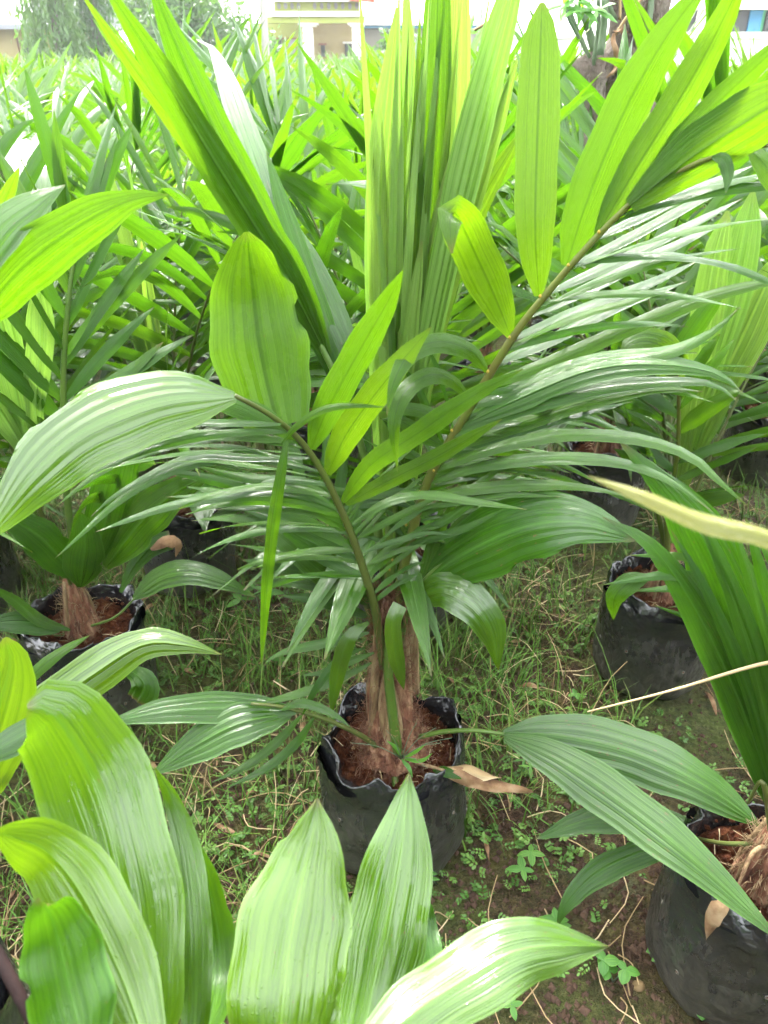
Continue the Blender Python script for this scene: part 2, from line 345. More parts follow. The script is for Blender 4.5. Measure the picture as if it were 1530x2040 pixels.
def tube(g, C, r0, r1=None, seg=7, mi=0, flat=1.0, cap=True, rad=None):
    C = np.asarray(C, float); n = len(C); r1 = r0 if r1 is None else r1
    rr = np.linspace(r0, r1, n) if rad is None else np.asarray(rad)
    T = nrm(np.gradient(C, axis=0)); a = np.array([0, 0, 1.]) if abs(T[0][2]) < .9 else np.array([0, 1., 0])
    U = nrm(np.cross(T[0], a)); Us = []
    for i in range(n):
        U = nrm(U - T[i] * np.dot(U, T[i])); Us.append(U)
    Us = np.array(Us); W = np.cross(T, Us)
    th = np.linspace(0, 2 * np.pi, seg, endpoint=False)
    V = C[:, None, :] + rr[:, None, None] * (np.cos(th)[None, :, None] * Us[:, None, :] + flat * np.sin(th)[None, :, None] * W[:, None, :])
    F = [(i * seg + j, i * seg + (j + 1) % seg, (i + 1) * seg + (j + 1) % seg, (i + 1) * seg + j) for i in range(n - 1) for j in range(seg)]
    if cap: F += [tuple(range(seg))[::-1], tuple((n - 1) * seg + j for j in range(seg))]
    UV = np.stack(np.broadcast_arrays(th[None, :] / 6.283, np.linspace(0, 1, n)[:, None]), -1).reshape(-1, 2)
    g.add(V.reshape(-1, 3), F, UV, mi); return g
def box(g, x0, x1, y0, y1, z0, z1, mi=0):
    V = [(x, y, z) for z in (z0, z1) for y in (y0, y1) for x in (x0, x1)]
    g.add(V, [(0, 2, 3, 1), (4, 5, 7, 6), (0, 1, 5, 4), (2, 6, 7, 3), (0, 4, 6, 2), (1, 3, 7, 5)], None, mi); return g

# ---------------------------------------------------------------- the ground
xs = np.unique(np.concatenate([np.linspace(-120, -6, 14), np.linspace(-6, -2, 18), np.linspace(-2, 2, 130), np.linspace(2, 6, 18), np.linspace(6, 120, 14)]))
ys = np.unique(np.concatenate([np.linspace(-30, -1, 6), np.linspace(-1, 3.5, 140), np.linspace(3.5, 9, 24), np.linspace(9, 220, 24)]))
gx, gy = np.meshgrid(xs, ys)
def ground_z(x, y):
    return (mnoise.noise((x * 1.1, y * 1.1, 3.3)) * 0.022 + mnoise.noise((x * 5, y * 5, 1.3)) * 0.009 + mnoise.noise((x * 17, y * 17, 7.3)) * 0.004) * (1 if abs(x) < 5 and -2 < y < 9 else 0)
gz = np.array([[ground_z(a, b) for a in xs] for b in ys])
V = np.stack([gx, gy, gz], -1).reshape(-1, 3); k = len(xs)
F = [(i * k + j, i * k + j + 1, (i + 1) * k + j + 1, (i + 1) * k + j) for i in range(len(ys) - 1) for j in range(k - 1)]
tag(G().add(V, F).obj('ground', ['ground']), 'damp brown soil with moss under the potted palms', kind='structure')

# ---------------------------------------------------------------- houses, walls and trees beyond the field
def slab(name, mat, parent, x0, y0, x1, y1, Y, d=0.2, front=0.0):
    """a block standing at distance Y whose front face covers the given picture rectangle; d is its depth backwards"""
    a = P(x0, y0, Y - front); b = P(x1, y1, Y - front)
    g = G(); box(g, a.x, b.x, Y - front, Y - front + d, b.z, a.z)
    return g.obj(name, [mat], parent, smooth=False)
HY = 27.0
hs = empty('house', (P(630, 100, HY).x, HY, 0)); tag(hs, 'pale lime green house with white porch columns and red roof edge', 'house')
def hbox(name, mat, x0, y0, x1, y1, Y, d, toground=False, par=hs):
    a = P(x0, y0, Y); b = P(x1, y1, Y); g = G()
    box(g, a.x, b.x, Y, Y + d, -0.05 if toground else b.z, a.z)
    return g.obj(name, [mat], par, smooth=False)
hbox('wall', 'wgreen', 500, 46, 606, 140, HY + 2.6, 5, True)
hbox('wall', 'wcream', 606, 46, 716, 140, HY + 2.4, 5, True)
for (x0, x1, y0) in ((532, 564, 78), (574, 590, 78)):
    dd = hbox('door', 'wdark' if x0 == 532 else 'wdoor', x0, y0, x1, 140, HY + 2.5, 0.08, True)
    g = G(); a = P(x0 - 3, y0 - 3, HY + 2.5); b = P(x1 + 3, y0, HY + 2.5)
    box(g, a.x, b.x, HY + 2.46, HY + 2.58, b.z, a.z); g.obj('frame', ['wbrown'], dd, smooth=False)
for (x0, x1, y0, y1, fr) in ((639, 648, 90, 113, 'wbrown'), (687, 701, 87, 113, 'wwhite')):
    ww = hbox('window', 'wdark', x0, y0, x1, y1, HY + 2.32, 0.07)
    g = G(); a = P(x0 - 4, y0 - 4, HY + 2.34); b = P(x1 + 4, y1 + 4, HY + 2.34)
    for q in ((a.x, b.x, P(0, y0, HY + 2.32).z, a.z), (a.x, b.x, b.z, P(0, y1, HY + 2.32).z)): box(g, q[0], q[1], HY + 2.27, HY + 2.36, q[2], q[3])
    g.obj('frame', [fr], ww, smooth=False)
for x0, x1 in ((602, 625), (701, 722)):
    c_ = hbox('column', 'wwhite', x0, 50, x1, 140, HY, 0.42, True)
    for k_, (dx, yy0, yy1) in enumerate(((4, 50, 53), (8, 46, 49.5))):
        g = G(); a = P(x0 - dx, yy0, HY); b = P(x1 + dx, yy1, HY)
        box(g, a.x, b.x, HY - 0.05 - .03 * k_, HY + .45, b.z, a.z); g.obj('capital', ['wwhite'], c_, smooth=False)
hbox('porch_beam', 'wgreen', 520, 33, 726, 46, HY - .02, 0.5)
hbox('cornice', 'wwhite', 540, 22, 730, 33, HY - .12, 0.7)
hbox('parapet', 'wgreen', 545, 2, 716, 22, HY - .02, 0.5)
g = G()
for xx in list(range(556, 600, 13)) + list(range(627, 712, 14)):
    g = G(); c_ = P(xx, 12, HY - .02); th = np.linspace(0, 6.283, 9)[:-1]
    V = [(c_.x + .055 * math.cos(t), HY - .06, c_.z + .085 * math.sin(t)) for t in th] + [(c_.x + .055 * math.cos(t), HY - .0, c_.z + .085 * math.sin(t)) for t in th]
    g.add(V, [tuple(range(8))] + [(i, (i + 1) % 8, 8 + (i + 1) % 8, 8 + i) for i in range(8)]); g.obj('vent_ornament', ['wgrey'], hs, smooth=False)
g = G(); a = P(530, 0, HY - .4); b = P(747, 6, HY - .4)
V = [(a.x, HY - .5, a.z + .12), (b.x, HY - .5, b.z), (b.x, HY - .5, b.z + .14), (a.x, HY - .5, a.z + .26), (a.x, HY + 6, a.z + 1.4), (b.x, HY + 6, b.z + 1.4), (b.x, HY + 6, b.z + 1.2), (a.x, HY + 6, a.z + 1.2)]
g.add(V, [(0, 1, 2, 3), (3, 2, 5, 4), (4, 5, 6, 7), (0, 7, 6, 1), (1, 6, 5, 2), (0, 3, 4, 7)]); g.obj('roof', ['wred'], hs, smooth=False)
# grey house with blue fascia
h2 = empty('house', (P(800, 100, 31).x, 31, 0)); tag(h2, 'plain grey rendered house with blue fascia board beyond the lime house', 'house')
hbox('wall', 'wgrey', 712, 54, 1000, 140, 31, 5, True, h2)
hbox('fascia', 'wblue', 712, 49, 1010, 56, 30.6, 0.3, False, h2)
ww = hbox('window', 'wdark', 757, 83, 773, 105, 30.93, 0.05, False, h2)
g = G(); a = P(755, 80, 30.9); b = P(775, 82.5, 30.9); box(g, a.x, b.x, 30.85, 30.95, b.z, a.z); g.obj('frame', ['wbrown'], ww, smooth=False)
g = G(); a = P(712, 49, 30.6); b = P(1010, 49, 30.6)
g.add([(a.x, 30.5, a.z + .03), (b.x, 30.5, a.z + .03), (b.x, 36, a.z + .8), (a.x, 36, a.z + .8), (a.x, 36, a.z + .7), (b.x, 36, a.z + .7), (a.x, 30.5, a.z - .02), (b.x, 30.5, a.z - .02)],
      [(0, 1, 2, 3), (6, 4, 5, 7), (0, 6, 7, 1), (3, 2, 5, 4), (0, 3, 4, 6), (1, 7, 5, 2)]); g.obj('roof', ['wwhite'], h2, smooth=False)
# far left house
h3 = empty('house', (P(30, 80, 26).x, 26, 0)); tag(h3, 'low ochre house with grey roof behind the weeping tree', 'house')
hbox('wall', 'wyellow', -140, 46, 150, 140, 26, 5, True, h3)
g = G(); a = P(-170, 48, 25.4); b = P(170, 48, 25.4)
g.add([(a.x, 25.4, a.z), (b.x, 25.4, a.z), (b.x, 29, a.z + 1.5), (a.x, 29, a.z + 1.5), (a.x, 25.4, a.z - .12), (b.x, 25.4, a.z - .12), (b.x, 32, a.z), (a.x, 32, a.z)],
      [(0, 1, 2, 3), (0, 4, 5, 1), (3, 2, 6, 7), (4, 7, 6, 5), (0, 3, 7, 4), (1, 5, 6, 2)]); g.obj('roof', ['wroof'], h3, smooth=False)
ww = hbox('window', 'wdark', 40, 80, 62, 110, 25.93, 0.05, False, h3)
g = G(); a = P(33, 76, 25.9); b = P(40, 112, 25.9); box(g, a.x, b.x, 25.86, 25.97, b.z, a.z); g.obj('frame', ['wbrown'], ww, smooth=False)
# white yard wall and green kiosk on the right
g = G(); box(g, P(1000, 70, 14).x, 9.5, 14, 14.2, -.05, 1.75); yw = g.obj('yard_wall', ['wwhite'], smooth=False)
tag(yw, 'white painted yard wall behind the rough barked tree', 'wall')
g = G(); box(g, P(1000, 70, 14).x - .05, 9.55, 13.95, 14.25, 1.75, 1.83); g.obj('coping', ['wwhite'], yw, smooth=False)
kq = empty('kiosk', (P(1450, 60, 17).x, 17, 0)); tag(kq, 'green kiosk with dark windows and blue posts behind the white wall', 'kiosk')
hbox('wall', 'wkgreen', 1340, 20, 1640, 140, 17, 3, True, kq)
for x0, x1, y0, y1 in ((1395, 1402, -6, 74), (1348, 1356, -6, 74)): hbox('post', 'wwhite', x0, y0, x1, y1, 16.9, .09, True, kq)
for x0, x1 in ((1502, 1510),): hbox('post', 'wblue', x0, -6, x1, 74, 16.88, .09, True, kq)
for x0, x1 in ((1360, 1392), (1455, 1500), (1530, 1580)):
    ww = hbox('window', 'wdark', x0, 20, x1, 68, 16.93, .06, False, kq)
    g = G(); a = P(x0 - 3, 68, 16.9); b = P(x1 + 3, 72, 16.9); box(g, a.x, b.x, 16.88, 17.0, b.z, a.z); g.obj('sill', ['wbrown'], ww, smooth=False)
hbox('roof', 'wwhite', 1320, -40, 1670, 18, 16.5, 4, False, kq)

# trees
def leaf_cloud(g, pts, size, mi=0, down=0.6, rs=None, asp=0.35):
    r = rs or np.random.default_rng(3); n = len(pts)
    d = r.normal(size=(n, 3)); d[:, 2] -= down * 2; d = nrm(d); a = r.normal(size=(n, 3)); S = nrm(np.cross(d, a))
    L = size * r.uniform(.6, 1.3, n)[:, None]; W = L * asp
    p0 = pts; p1 = pts + d * L * .45 + S * W * .5; p2 = pts + d * L; p3 = pts + d * L * .45 - S * W * .5
    V = np.stack([p0, p1, p2, p3], 1).reshape(-1, 3); F = [(4 * i, 4 * i + 1, 4 * i + 2, 4 * i + 3) for i in range(n)]
    U = np.tile(np.array([[.5, 0], [1, .5], [.5, 1], [0, .5]]), (n, 1)); g.add(V, F, U, mi)
def weeping(px, Y, rad, h, nst, label, seed):
    r = np.random.default_rng(seed); b = P(px, 100, Y); o = empty('weeping_tree', (b.x, Y, 0)); tag(o, label, 'tree', 'trees by the houses')
    g = G(); tube(g, spline([(b.x, Y, 0), (b.x + .1, Y, h * .5), (b.x, Y, h)], 8), .14, .04); g.obj('trunk', ['bark'], o)
    g = G(); pts = []
    for i in range(nst):
        a = r.uniform(0, 6.28); z = h * (1 - .75 * r.random() ** 1.0); q = rad * (1.05 - .55 * z / h) * math.sqrt(r.random())
        l = r.uniform(.7, 1.8); m = int(l * 26)
        s = np.linspace(0, 1, m)[:, None]; c0 = np.array([b.x + q * math.cos(a), Y + q * math.sin(a), z])
        pts.append(c0 + s * np.array([.15 * math.cos(a), .15 * math.sin(a), -l]) + r.normal(size=(m, 3)) * .09)
    leaf_cloud(g, np.concatenate(pts), .2, 0, 1.2, r, .3); g.obj('crown', ['tree_leaf'], o)
weeping(112, 21, .72, 5.5, 170, 'weeping dark green tree before the ochre house', 1)
weeping(190, 22.5, .8, 5.0, 190, 'second weeping tree between the ochre house and the open field', 2)
def bushy(px, Y, rad, zc, n, label, seed, name='leafy_tree', X=None):
    r = np.random.default_rng(seed); b = P(px, 100, Y) if X is None else Vector((X, Y, 0)); o = empty(name, (b.x, Y, 0)); tag(o, label, 'tree', 'trees by the houses')
    g = G(); tube(g, spline([(b.x, Y, 0), (b.x + .15, Y, zc * .6), (b.x, Y, zc)], 8), .12, .05)
    cl = []
    for i in range(16):
        a = r.uniform(0, 6.28); q = rad * r.uniform(.35, .95); z = zc + rad * r.uniform(-.6, .7)
        e = np.array([b.x + q * math.cos(a), Y + q * math.sin(a), z]); cl.append(e)
        tube(g, spline([(b.x, Y, zc * .7), ((b.x + e[0]) / 2, (Y + e[1]) / 2, (zc * .7 + z) / 2 + .15), tuple(e)], 6), .04, .012, 5)
    g.obj('trunk', ['bark'], o)
    pts = np.concatenate([c_ + r.normal(size=(n // 16, 3)) * rad * .24 for c_ in cl]); pts[:, 2] = np.maximum(pts[:, 2], .3)
    g = G(); leaf_cloud(g, pts, .22, 0, .2, r, .45); g.obj('crown', ['tree_leaf'], o)
bushy(395, 24, 1.5, 2.4, 4200, 'light green leafy tree left of the lime house', 5)
bushy(330, 26, 1.3, 2.8, 3200, 'taller leafy tree half hidden behind the weeping trees', 6)
bushy(490, 25, .8, 1.5, 1700, 'small dark tree beside the porch of the lime house', 8)
bushy(778, 26, .55, 1.55, 900, 'small yellow green shrub before the grey house', 9, 'garden_shrub')
for k_, (x_, y_, q_) in enumerate(((-5.5, -7.5, 2.4), (-.5, -8.5, 2.6), (4.8, -7.2, 2.3))):  # unseen trees added so leaves facing the camera do not mirror bare sky
    bushy(0, y_, q_, 3.4, 5200, ('unseen leafy tree added behind the camera at left to block sky reflections', 'unseen leafy tree added straight behind the camera to block sky reflections', 'unseen leafy tree added behind the camera at right to block sky reflections')[k_], 40 + k_, X=x_)
pp = P(527, 60, 23); o = empty('areca_palm', (pp.x, 23, 0)); tag(o, 'slim pale palm trunk standing before the lime house', 'tree')
g = G(); tube(g, [(pp.x, 23, z) for z in np.linspace(0, 4.2, 10)], .1, .085, 10); g.obj('trunk', ['wgrey'], o)
g = G(); r = np.random.default_rng(4)
for i in range(9):
    a = i * .7; C = spline([(pp.x, 23, 4.2), (pp.x + .6 * math.cos(a), 23 + .6 * math.sin(a), 4.9), (pp.x + 1.3 * math.cos(a), 23 + 1.3 * math.sin(a), 4.5)], 14)
    pts = np.repeat(C, 6, 0) + r.normal(size=(84, 3)) * .04; leaf_cloud(g, pts, .45, 0, .5, r, .1)
g.obj('crown', ['tree_leaf'], o)

# the rough barked pruned tree
TY = 2.8
t0 = P(1235, 300, TY); tr = empty('pruned_tree', (t0.x, TY, 0)); tag(tr, 'pruned tree with knobbly brown bark and thin green shoots', 'tree')
def rough_tube(pts, r0, r1, seed, n=26, seg=14, knob=.18):
    C = spline(pts, n); r = np.random.default_rng(seed); g = G()
    tube(g, C, r0, r1, seg); V = g.v[0]; Cc = np.repeat(C, seg, 0)
    for i in range(len(V)):
        d = V[i] - Cc[i]; k = 1 + knob * 1.6 * mnoise.noise(Vector(V[i] * 26)) + knob * mnoise.noise(Vector(V[i] * 60))
        V[i] = Cc[i] + d * k
    return g
rough_tube([(P(1262, 330, TY).x, TY + .1, 0), P(1258, 300, TY + .1), P(1250, 190, TY + .08), P(1262, 90, TY + .05), P(1275, 20, TY), P(1290, -80, TY)], .06, .085, 1).obj('trunk', ['bark'], tr)
rough_tube([P(1262, 210, TY + .04), P(1248, 110, TY), P(1236, 40, TY), P(1232, -70, TY)], .04, .036, 2).obj('limb', ['bark'], tr)
rough_tube([P(1186, 330, TY), P(1182, 270, TY), P(1180, 200, TY), P(1176, 150, TY - .02), P(1172, 122, TY)], .03, .048, 3, knob=.3).obj('stub', ['bark'], tr)
rough_tube([(P(1190, 330, TY).x + .05, TY, 0), P(1190, 400, TY), P(1186, 320, TY)], .04, .03, 5).obj('stub', ['bark'], tr)
rough_tube([P(1200, 150, TY), P(1225, 100, TY), P(1255, 60, TY + .05)], .028, .028, 6).obj('limb', ['bark'], tr)
for k_, (pts, r0) in enumerate((([(1180, 130), (1150, 60), (1120, -20)], .012), ([(1186, 110), (1170, 50), (1140, -30)], .02), ([(1182, 130), (1192, 50), (1190, -40)], .012),
        ([(1195, 110), (1204, 40), (1203, -40)], .019), ([(1230, 40), (1205, 0), (1190, -30)], .015), ([(1180, 125), (1160, 85), (1130, 30), (1118, -30)], .01), ([(1290, 60), (1297, 10), (1296, -40)], .016))):
    g = G(); tube(g, spline([P(a, b, TY - .03 * k_ % .1) for a, b in pts], 8), r0 * .62, r0 * .5, 6); g.obj('shoot', ['stem_green'], tr)
for k_, (pts, r0) in enumerate((([(1225, 70), (1255, 25), (1290, -15)], .008), ([(1235, 40), (1236, -20)], .007), ([(945, 60), (985, 35), (1010, 10)], .008))):
    g = G(); tube(g, spline([P(a, b, TY - .12) for a, b in pts], 6), r0 * .6, r0 * .5, 5); g.obj('dry_twig', ['straw'], tr)
def lf(parent, pts, wpx, mat, name='leaf', prof='lance', k=.3, nu=4, fold=.2, n=10, **kw):
    C = spline([P(*q) for q in pts], n); m_ = C[len(C) // 2]; wd = wpx / FPX * depth(Vector(m_))
    Vv = nrm(np.array(CAM) - C); Nv = nrm(Vv * (1 - k) + np.array([0, 0, 1.]) * k)
    g = G(); blade(g, C, wd, Nv, prof, nu, fold, **kw); return g.obj(name, [mat], parent)
for i, (cx, cy, n_) in enumerate(((1160, 15, 6), (1125, 8, 5), (1150, -5, 6), (1190, 20, 4))):
    for j in range(n_):
        a = R(-100 + 300 * j / n_ + 20 * i); lf(tr, [(cx, cy, TY - .1), (cx + 26 * math.cos(a), cy + 18 * math.sin(a), TY - .14), (cx + 50 * math.cos(a), cy + 32 * math.sin(a) + 8, TY - .16)], 13, 'weed', k=.5)
lf(tr, [(1226, 60, TY - .15), (1222, 80, TY - .17), (1228, 105, TY - .17), (1234, 125, TY - .17), (1220, 150, TY - .16)], 12, 'dry', 'withered_leaf', wav=.01)
lf(tr, [(1222, 62, TY - .16), (1238, 60, TY - .18), (1254, 66, TY - .2)], 10, 'dry', 'withered_leaf', wav=.01)
lf(tr, [(1232, 110, TY - .16), (1226, 135, TY - .17), (1208, 155, TY - .17)], 9, 'dry', 'withered_leaf', wav=.01)
# yellowing shrub between spear blades and the tree
o = empty('shrub', (P(955, 100, 6.5).x, 6.5, 0)); tag(o, 'thin shrub with yellowing leaves behind the tall spear', 'shrub')
for pts in ([(945, 330), (948, 200), (958, 60), (960, -30)], [(948, 220), (965, 130), (985, 60)], [(946, 260), (930, 180), (928, 130)]):
    g = G(); tube(g, spline([P(a, b, 6.5) for a, b in pts], 8), .012, .006, 6); g.obj('stem', ['stem_green'], o)
g = G(); b = P(945, 330, 6.5); tube(g, [(b.x, 6.5, 0), tuple(b)], .014, .012, 6); g.obj('stem', ['stem_green'], o)
r_ = random.Random(5)
for i in range(26):
    cx, cy = r_.choice(((955, 100), (960, 40), (985, 60), (930, 130), (945, 180), (968, 130))); cx += r_.uniform(-18, 18); cy += r_.uniform(-25, 25); a = r_.uniform(0, 6.28)
    lf(o, [(cx, cy, 6.5), (cx + 20 * math.cos(a), cy + 14 * math.sin(a), 6.45), (cx + 36 * math.cos(a), cy + 26 * math.sin(a) + 8, 6.42)], 14, 'yellow' if i % 3 == 0 else 'weed', k=.4)

# ---------------------------------------------------------------- potted palms: bag, soil, stem, fronds
def fbm(x, y, z, s): return mnoise.noise((x * s, y * s, z * s))
def ridge(x, y, z): return (1 - 2 * abs(mnoise.noise((x, y, z))))
def bag_geo(seed, r=.138, h=.30, seg=48, soil=.25, flop=.035, nring=14):
    """limp polythene bag: creased wall, uneven collar leaning in and out, inner face down to the soil"""
    g = G(); th = np.linspace(0, 2 * np.pi, seg, endpoint=False); s0 = seed * 3.7
    V = []
    px_, pr_ = [0, .03, .12, .35, .6, .82, 1.0], [.88, .97, 1.02, 1.05, 1.01, .97, .95]
    lip = [mnoise.noise((math.cos(t) * 1.5 + s0, math.sin(t) * 1.5, 5.1)) + .22 * mnoise.noise((math.cos(t) * 4 + s0, math.sin(t) * 4, 1.1)) for t in th]
    lean = [mnoise.noise((math.cos(t) * 1.9 + s0, math.sin(t) * 1.9, 8.8)) for t in th]
    def ring(s, off, z0=None):
        for t, lp, le in zip(th, lip, lean):
            c, sn = math.cos(t), math.sin(t)
            hh = (h + flop * (lp + .3)); z = s * hh if z0 is None else z0
            a = .009 + .005 * max(0, s - .72) / .28
            cr = ridge(c * 1.9 + s0, sn * 1.9, s * 1.6) * a * 1.2 + ridge(c * 5.5 + s0, sn * 5.5, s * 3.2 + 3) * a * .5 * (.35 + s) + mnoise.noise((c * 1.2 + s0, sn * 1.2, s)) * .007
            rr = r * np.interp(s, px_, pr_) + cr + off + (.045 * le * max(0, s - .78) / .22)
            V.append((rr * c, rr * sn, z + (.006 * mnoise.noise((c * 7 + s0, sn * 7, s * 5)) if s > .05 else 0)))
    for i in range(nring + 1): ring(.9 * i / nring, 0)
    n = len(V) // seg
    F = [(i * seg + j, i * seg + (j + 1) % seg, (i + 1) * seg + (j + 1) % seg, (i + 1) * seg + j) for i in range(n - 1) for j in range(seg)]
    F.append(tuple(range(seg))[::-1]); g.add(V, F, None, 0)
    NP = 8 if seg < 20 else 18
    # crumpled collar: facets of thin film, standing, folded outward or slumped inward, and back down to the soil
    rr = np.random.default_rng(seed); cs = seg if seg < 20 else int(seg * 1.5); tc = np.linspace(0, 2 * np.pi, cs, endpoint=False); C_ = []
    for t in tc:
        c, sn = math.cos(t), math.sin(t)
        lp = mnoise.noise((c * 1.5 + s0, sn * 1.5, 5.1)); f = max(0., mnoise.noise((c * 1.3 + s0 * 2, sn * 1.3, 2.2)) * 2.2 + .25); le = mnoise.noise((c * 1.9 + s0, sn * 1.9, 8.8))
        top = h + flop * (lp + .3); r0 = r * .985 + .012 * le
        sl = .02 * le + .012 * mnoise.noise((c * 3.5 + s0, sn * 3.5, 1.7)); dn = .022 * max(0, min(1, f - .5)) if le > 0 else 0
        key = [(r * .985 + .002, .80 * h), (r * .985 + .004, .9 * h), (r0 + .003 + sl * .6, top - .010), (r0 + sl, top - dn), (r0 + sl - .0025, top - dn + .001), (r0 + sl * .5 - .007, top - .014), (r0 - .012, top - .03), (r * .88, soil + .004), (r * .86, soil - .02)]
        kt = np.linspace(0, 1, len(key)); it = np.linspace(0, 1, NP); prof = list(zip(np.interp(it, kt, [k_[0] for k_ in key]), np.interp(it, kt, [k_[1] for k_ in key])))
        for k_, (q_, z_) in enumerate(prof):
            j_ = .0 if k_ == NP - 1 else 1.0 if q_ < r * .95 or z_ > .88 * h else .45
            w_ = Vector((q_ * c + s0, q_ * sn, z_)); d_ = Vector((0, 0, 0))
            for fq, am in ((14, .016), (34, .010), (80, .0035)): d_ += Vector((abs(mnoise.noise(w_ * fq)) - .2, abs(mnoise.noise(w_ * fq + Vector((7, 3, 1)))) - .2, abs(mnoise.noise(w_ * fq + Vector((2, 9, 4)))) - .2)) * am
            C_.append((q_ * c + d_.x * j_, q_ * sn + d_.y * j_, z_ + d_.z * j_))
    F2 = []
    for i in range(cs):
        for k_ in range(NP - 1):
            a_, b_, c2, d_ = i * NP + k_, ((i + 1) % cs) * NP + k_, ((i + 1) % cs) * NP + k_ + 1, i * NP + k_ + 1
            F2 += [(a_, b_, c2), (a_, c2, d_)] if (i + k_) % 2 else [(a_, b_, d_), (b_, c2, d_)]
    g.add(C_, F2, None, 1); return g
def soil_geo(seed, r=.135, soil=.25, seg=40, nr_=14):
    g = G(); V = [(0, 0, soil + .012)]; F = []
    for i in range(1, nr_ + 1):
        for j in range(seg):
            q = r * i / nr_; t = 2 * math.pi * j / seg; x, y = q * math.cos(t), q * math.sin(t)
            V.append((x, y, soil + .02 * mnoise.noise((x * 20 + seed, y * 20, 0)) + .014 * mnoise.noise((x * 75, y * 75, seed)) + .008 * mnoise.noise((x * 170, y * 170, seed)) + .012 * (1 - i / nr_)))
    for j in range(seg): F.append((0, 1 + j, 1 + (j + 1) % seg))
    for i in range(nr_ - 1):
        for j in range(seg): F.append((1 + i * seg + j, 1 + i * seg + (j + 1) % seg, 1 + (i + 1) * seg + (j + 1) % seg, 1 + (i + 1) * seg + j)[::-1])
    g.add(V, F); return g
def stem_geo(seed, soil=.25, hh=.17):
    g = G(); r = np.random.default_rng(seed)
    V0 = None; tube(g, spline([(0, 0, soil - .03), (0, 0, soil + .03), (0, 0, soil + hh * .55), (.005, 0, soil + hh)], 10), .042, .02, 10, 0, rad=[.03, .044, .047, .042, .036, .031, .028, .026, .024, .02])
    for k in range(6):
        a = k * 2.4 + r.uniform(0, 1); d = np.array([math.cos(a), math.sin(a), 0])
        b = np.array([0, 0, soil]) + d * .034
        tube(g, spline([b - [0, 0, .01], b + [0, 0, .05] + d * .004, b * [.5, .5, 1] + [0, 0, hh * r.uniform(.8, 1.1)]], 6), .009, .0055, 6, 2 if k == 3 else (1 if k % 2 else 0), .6)
    for k in range(260):
        a = r.uniform(0, 6.28); zz_ = soil + hh * r.uniform(0, .9); q = .046 - .028 * (zz_ - soil) / hh; b = np.array([q * math.cos(a), q * math.sin(a), zz_]); d = np.array([math.cos(a), math.sin(a), 0]) * r.uniform(.002, .014) + r.normal(size=3) * .009
        tube(g, [b, b + d * .6 + [0, 0, .006], b + d + [0, 0, r.uniform(-.02, .02)]], .0008, .0005, 3, 1, cap=False)
    return g

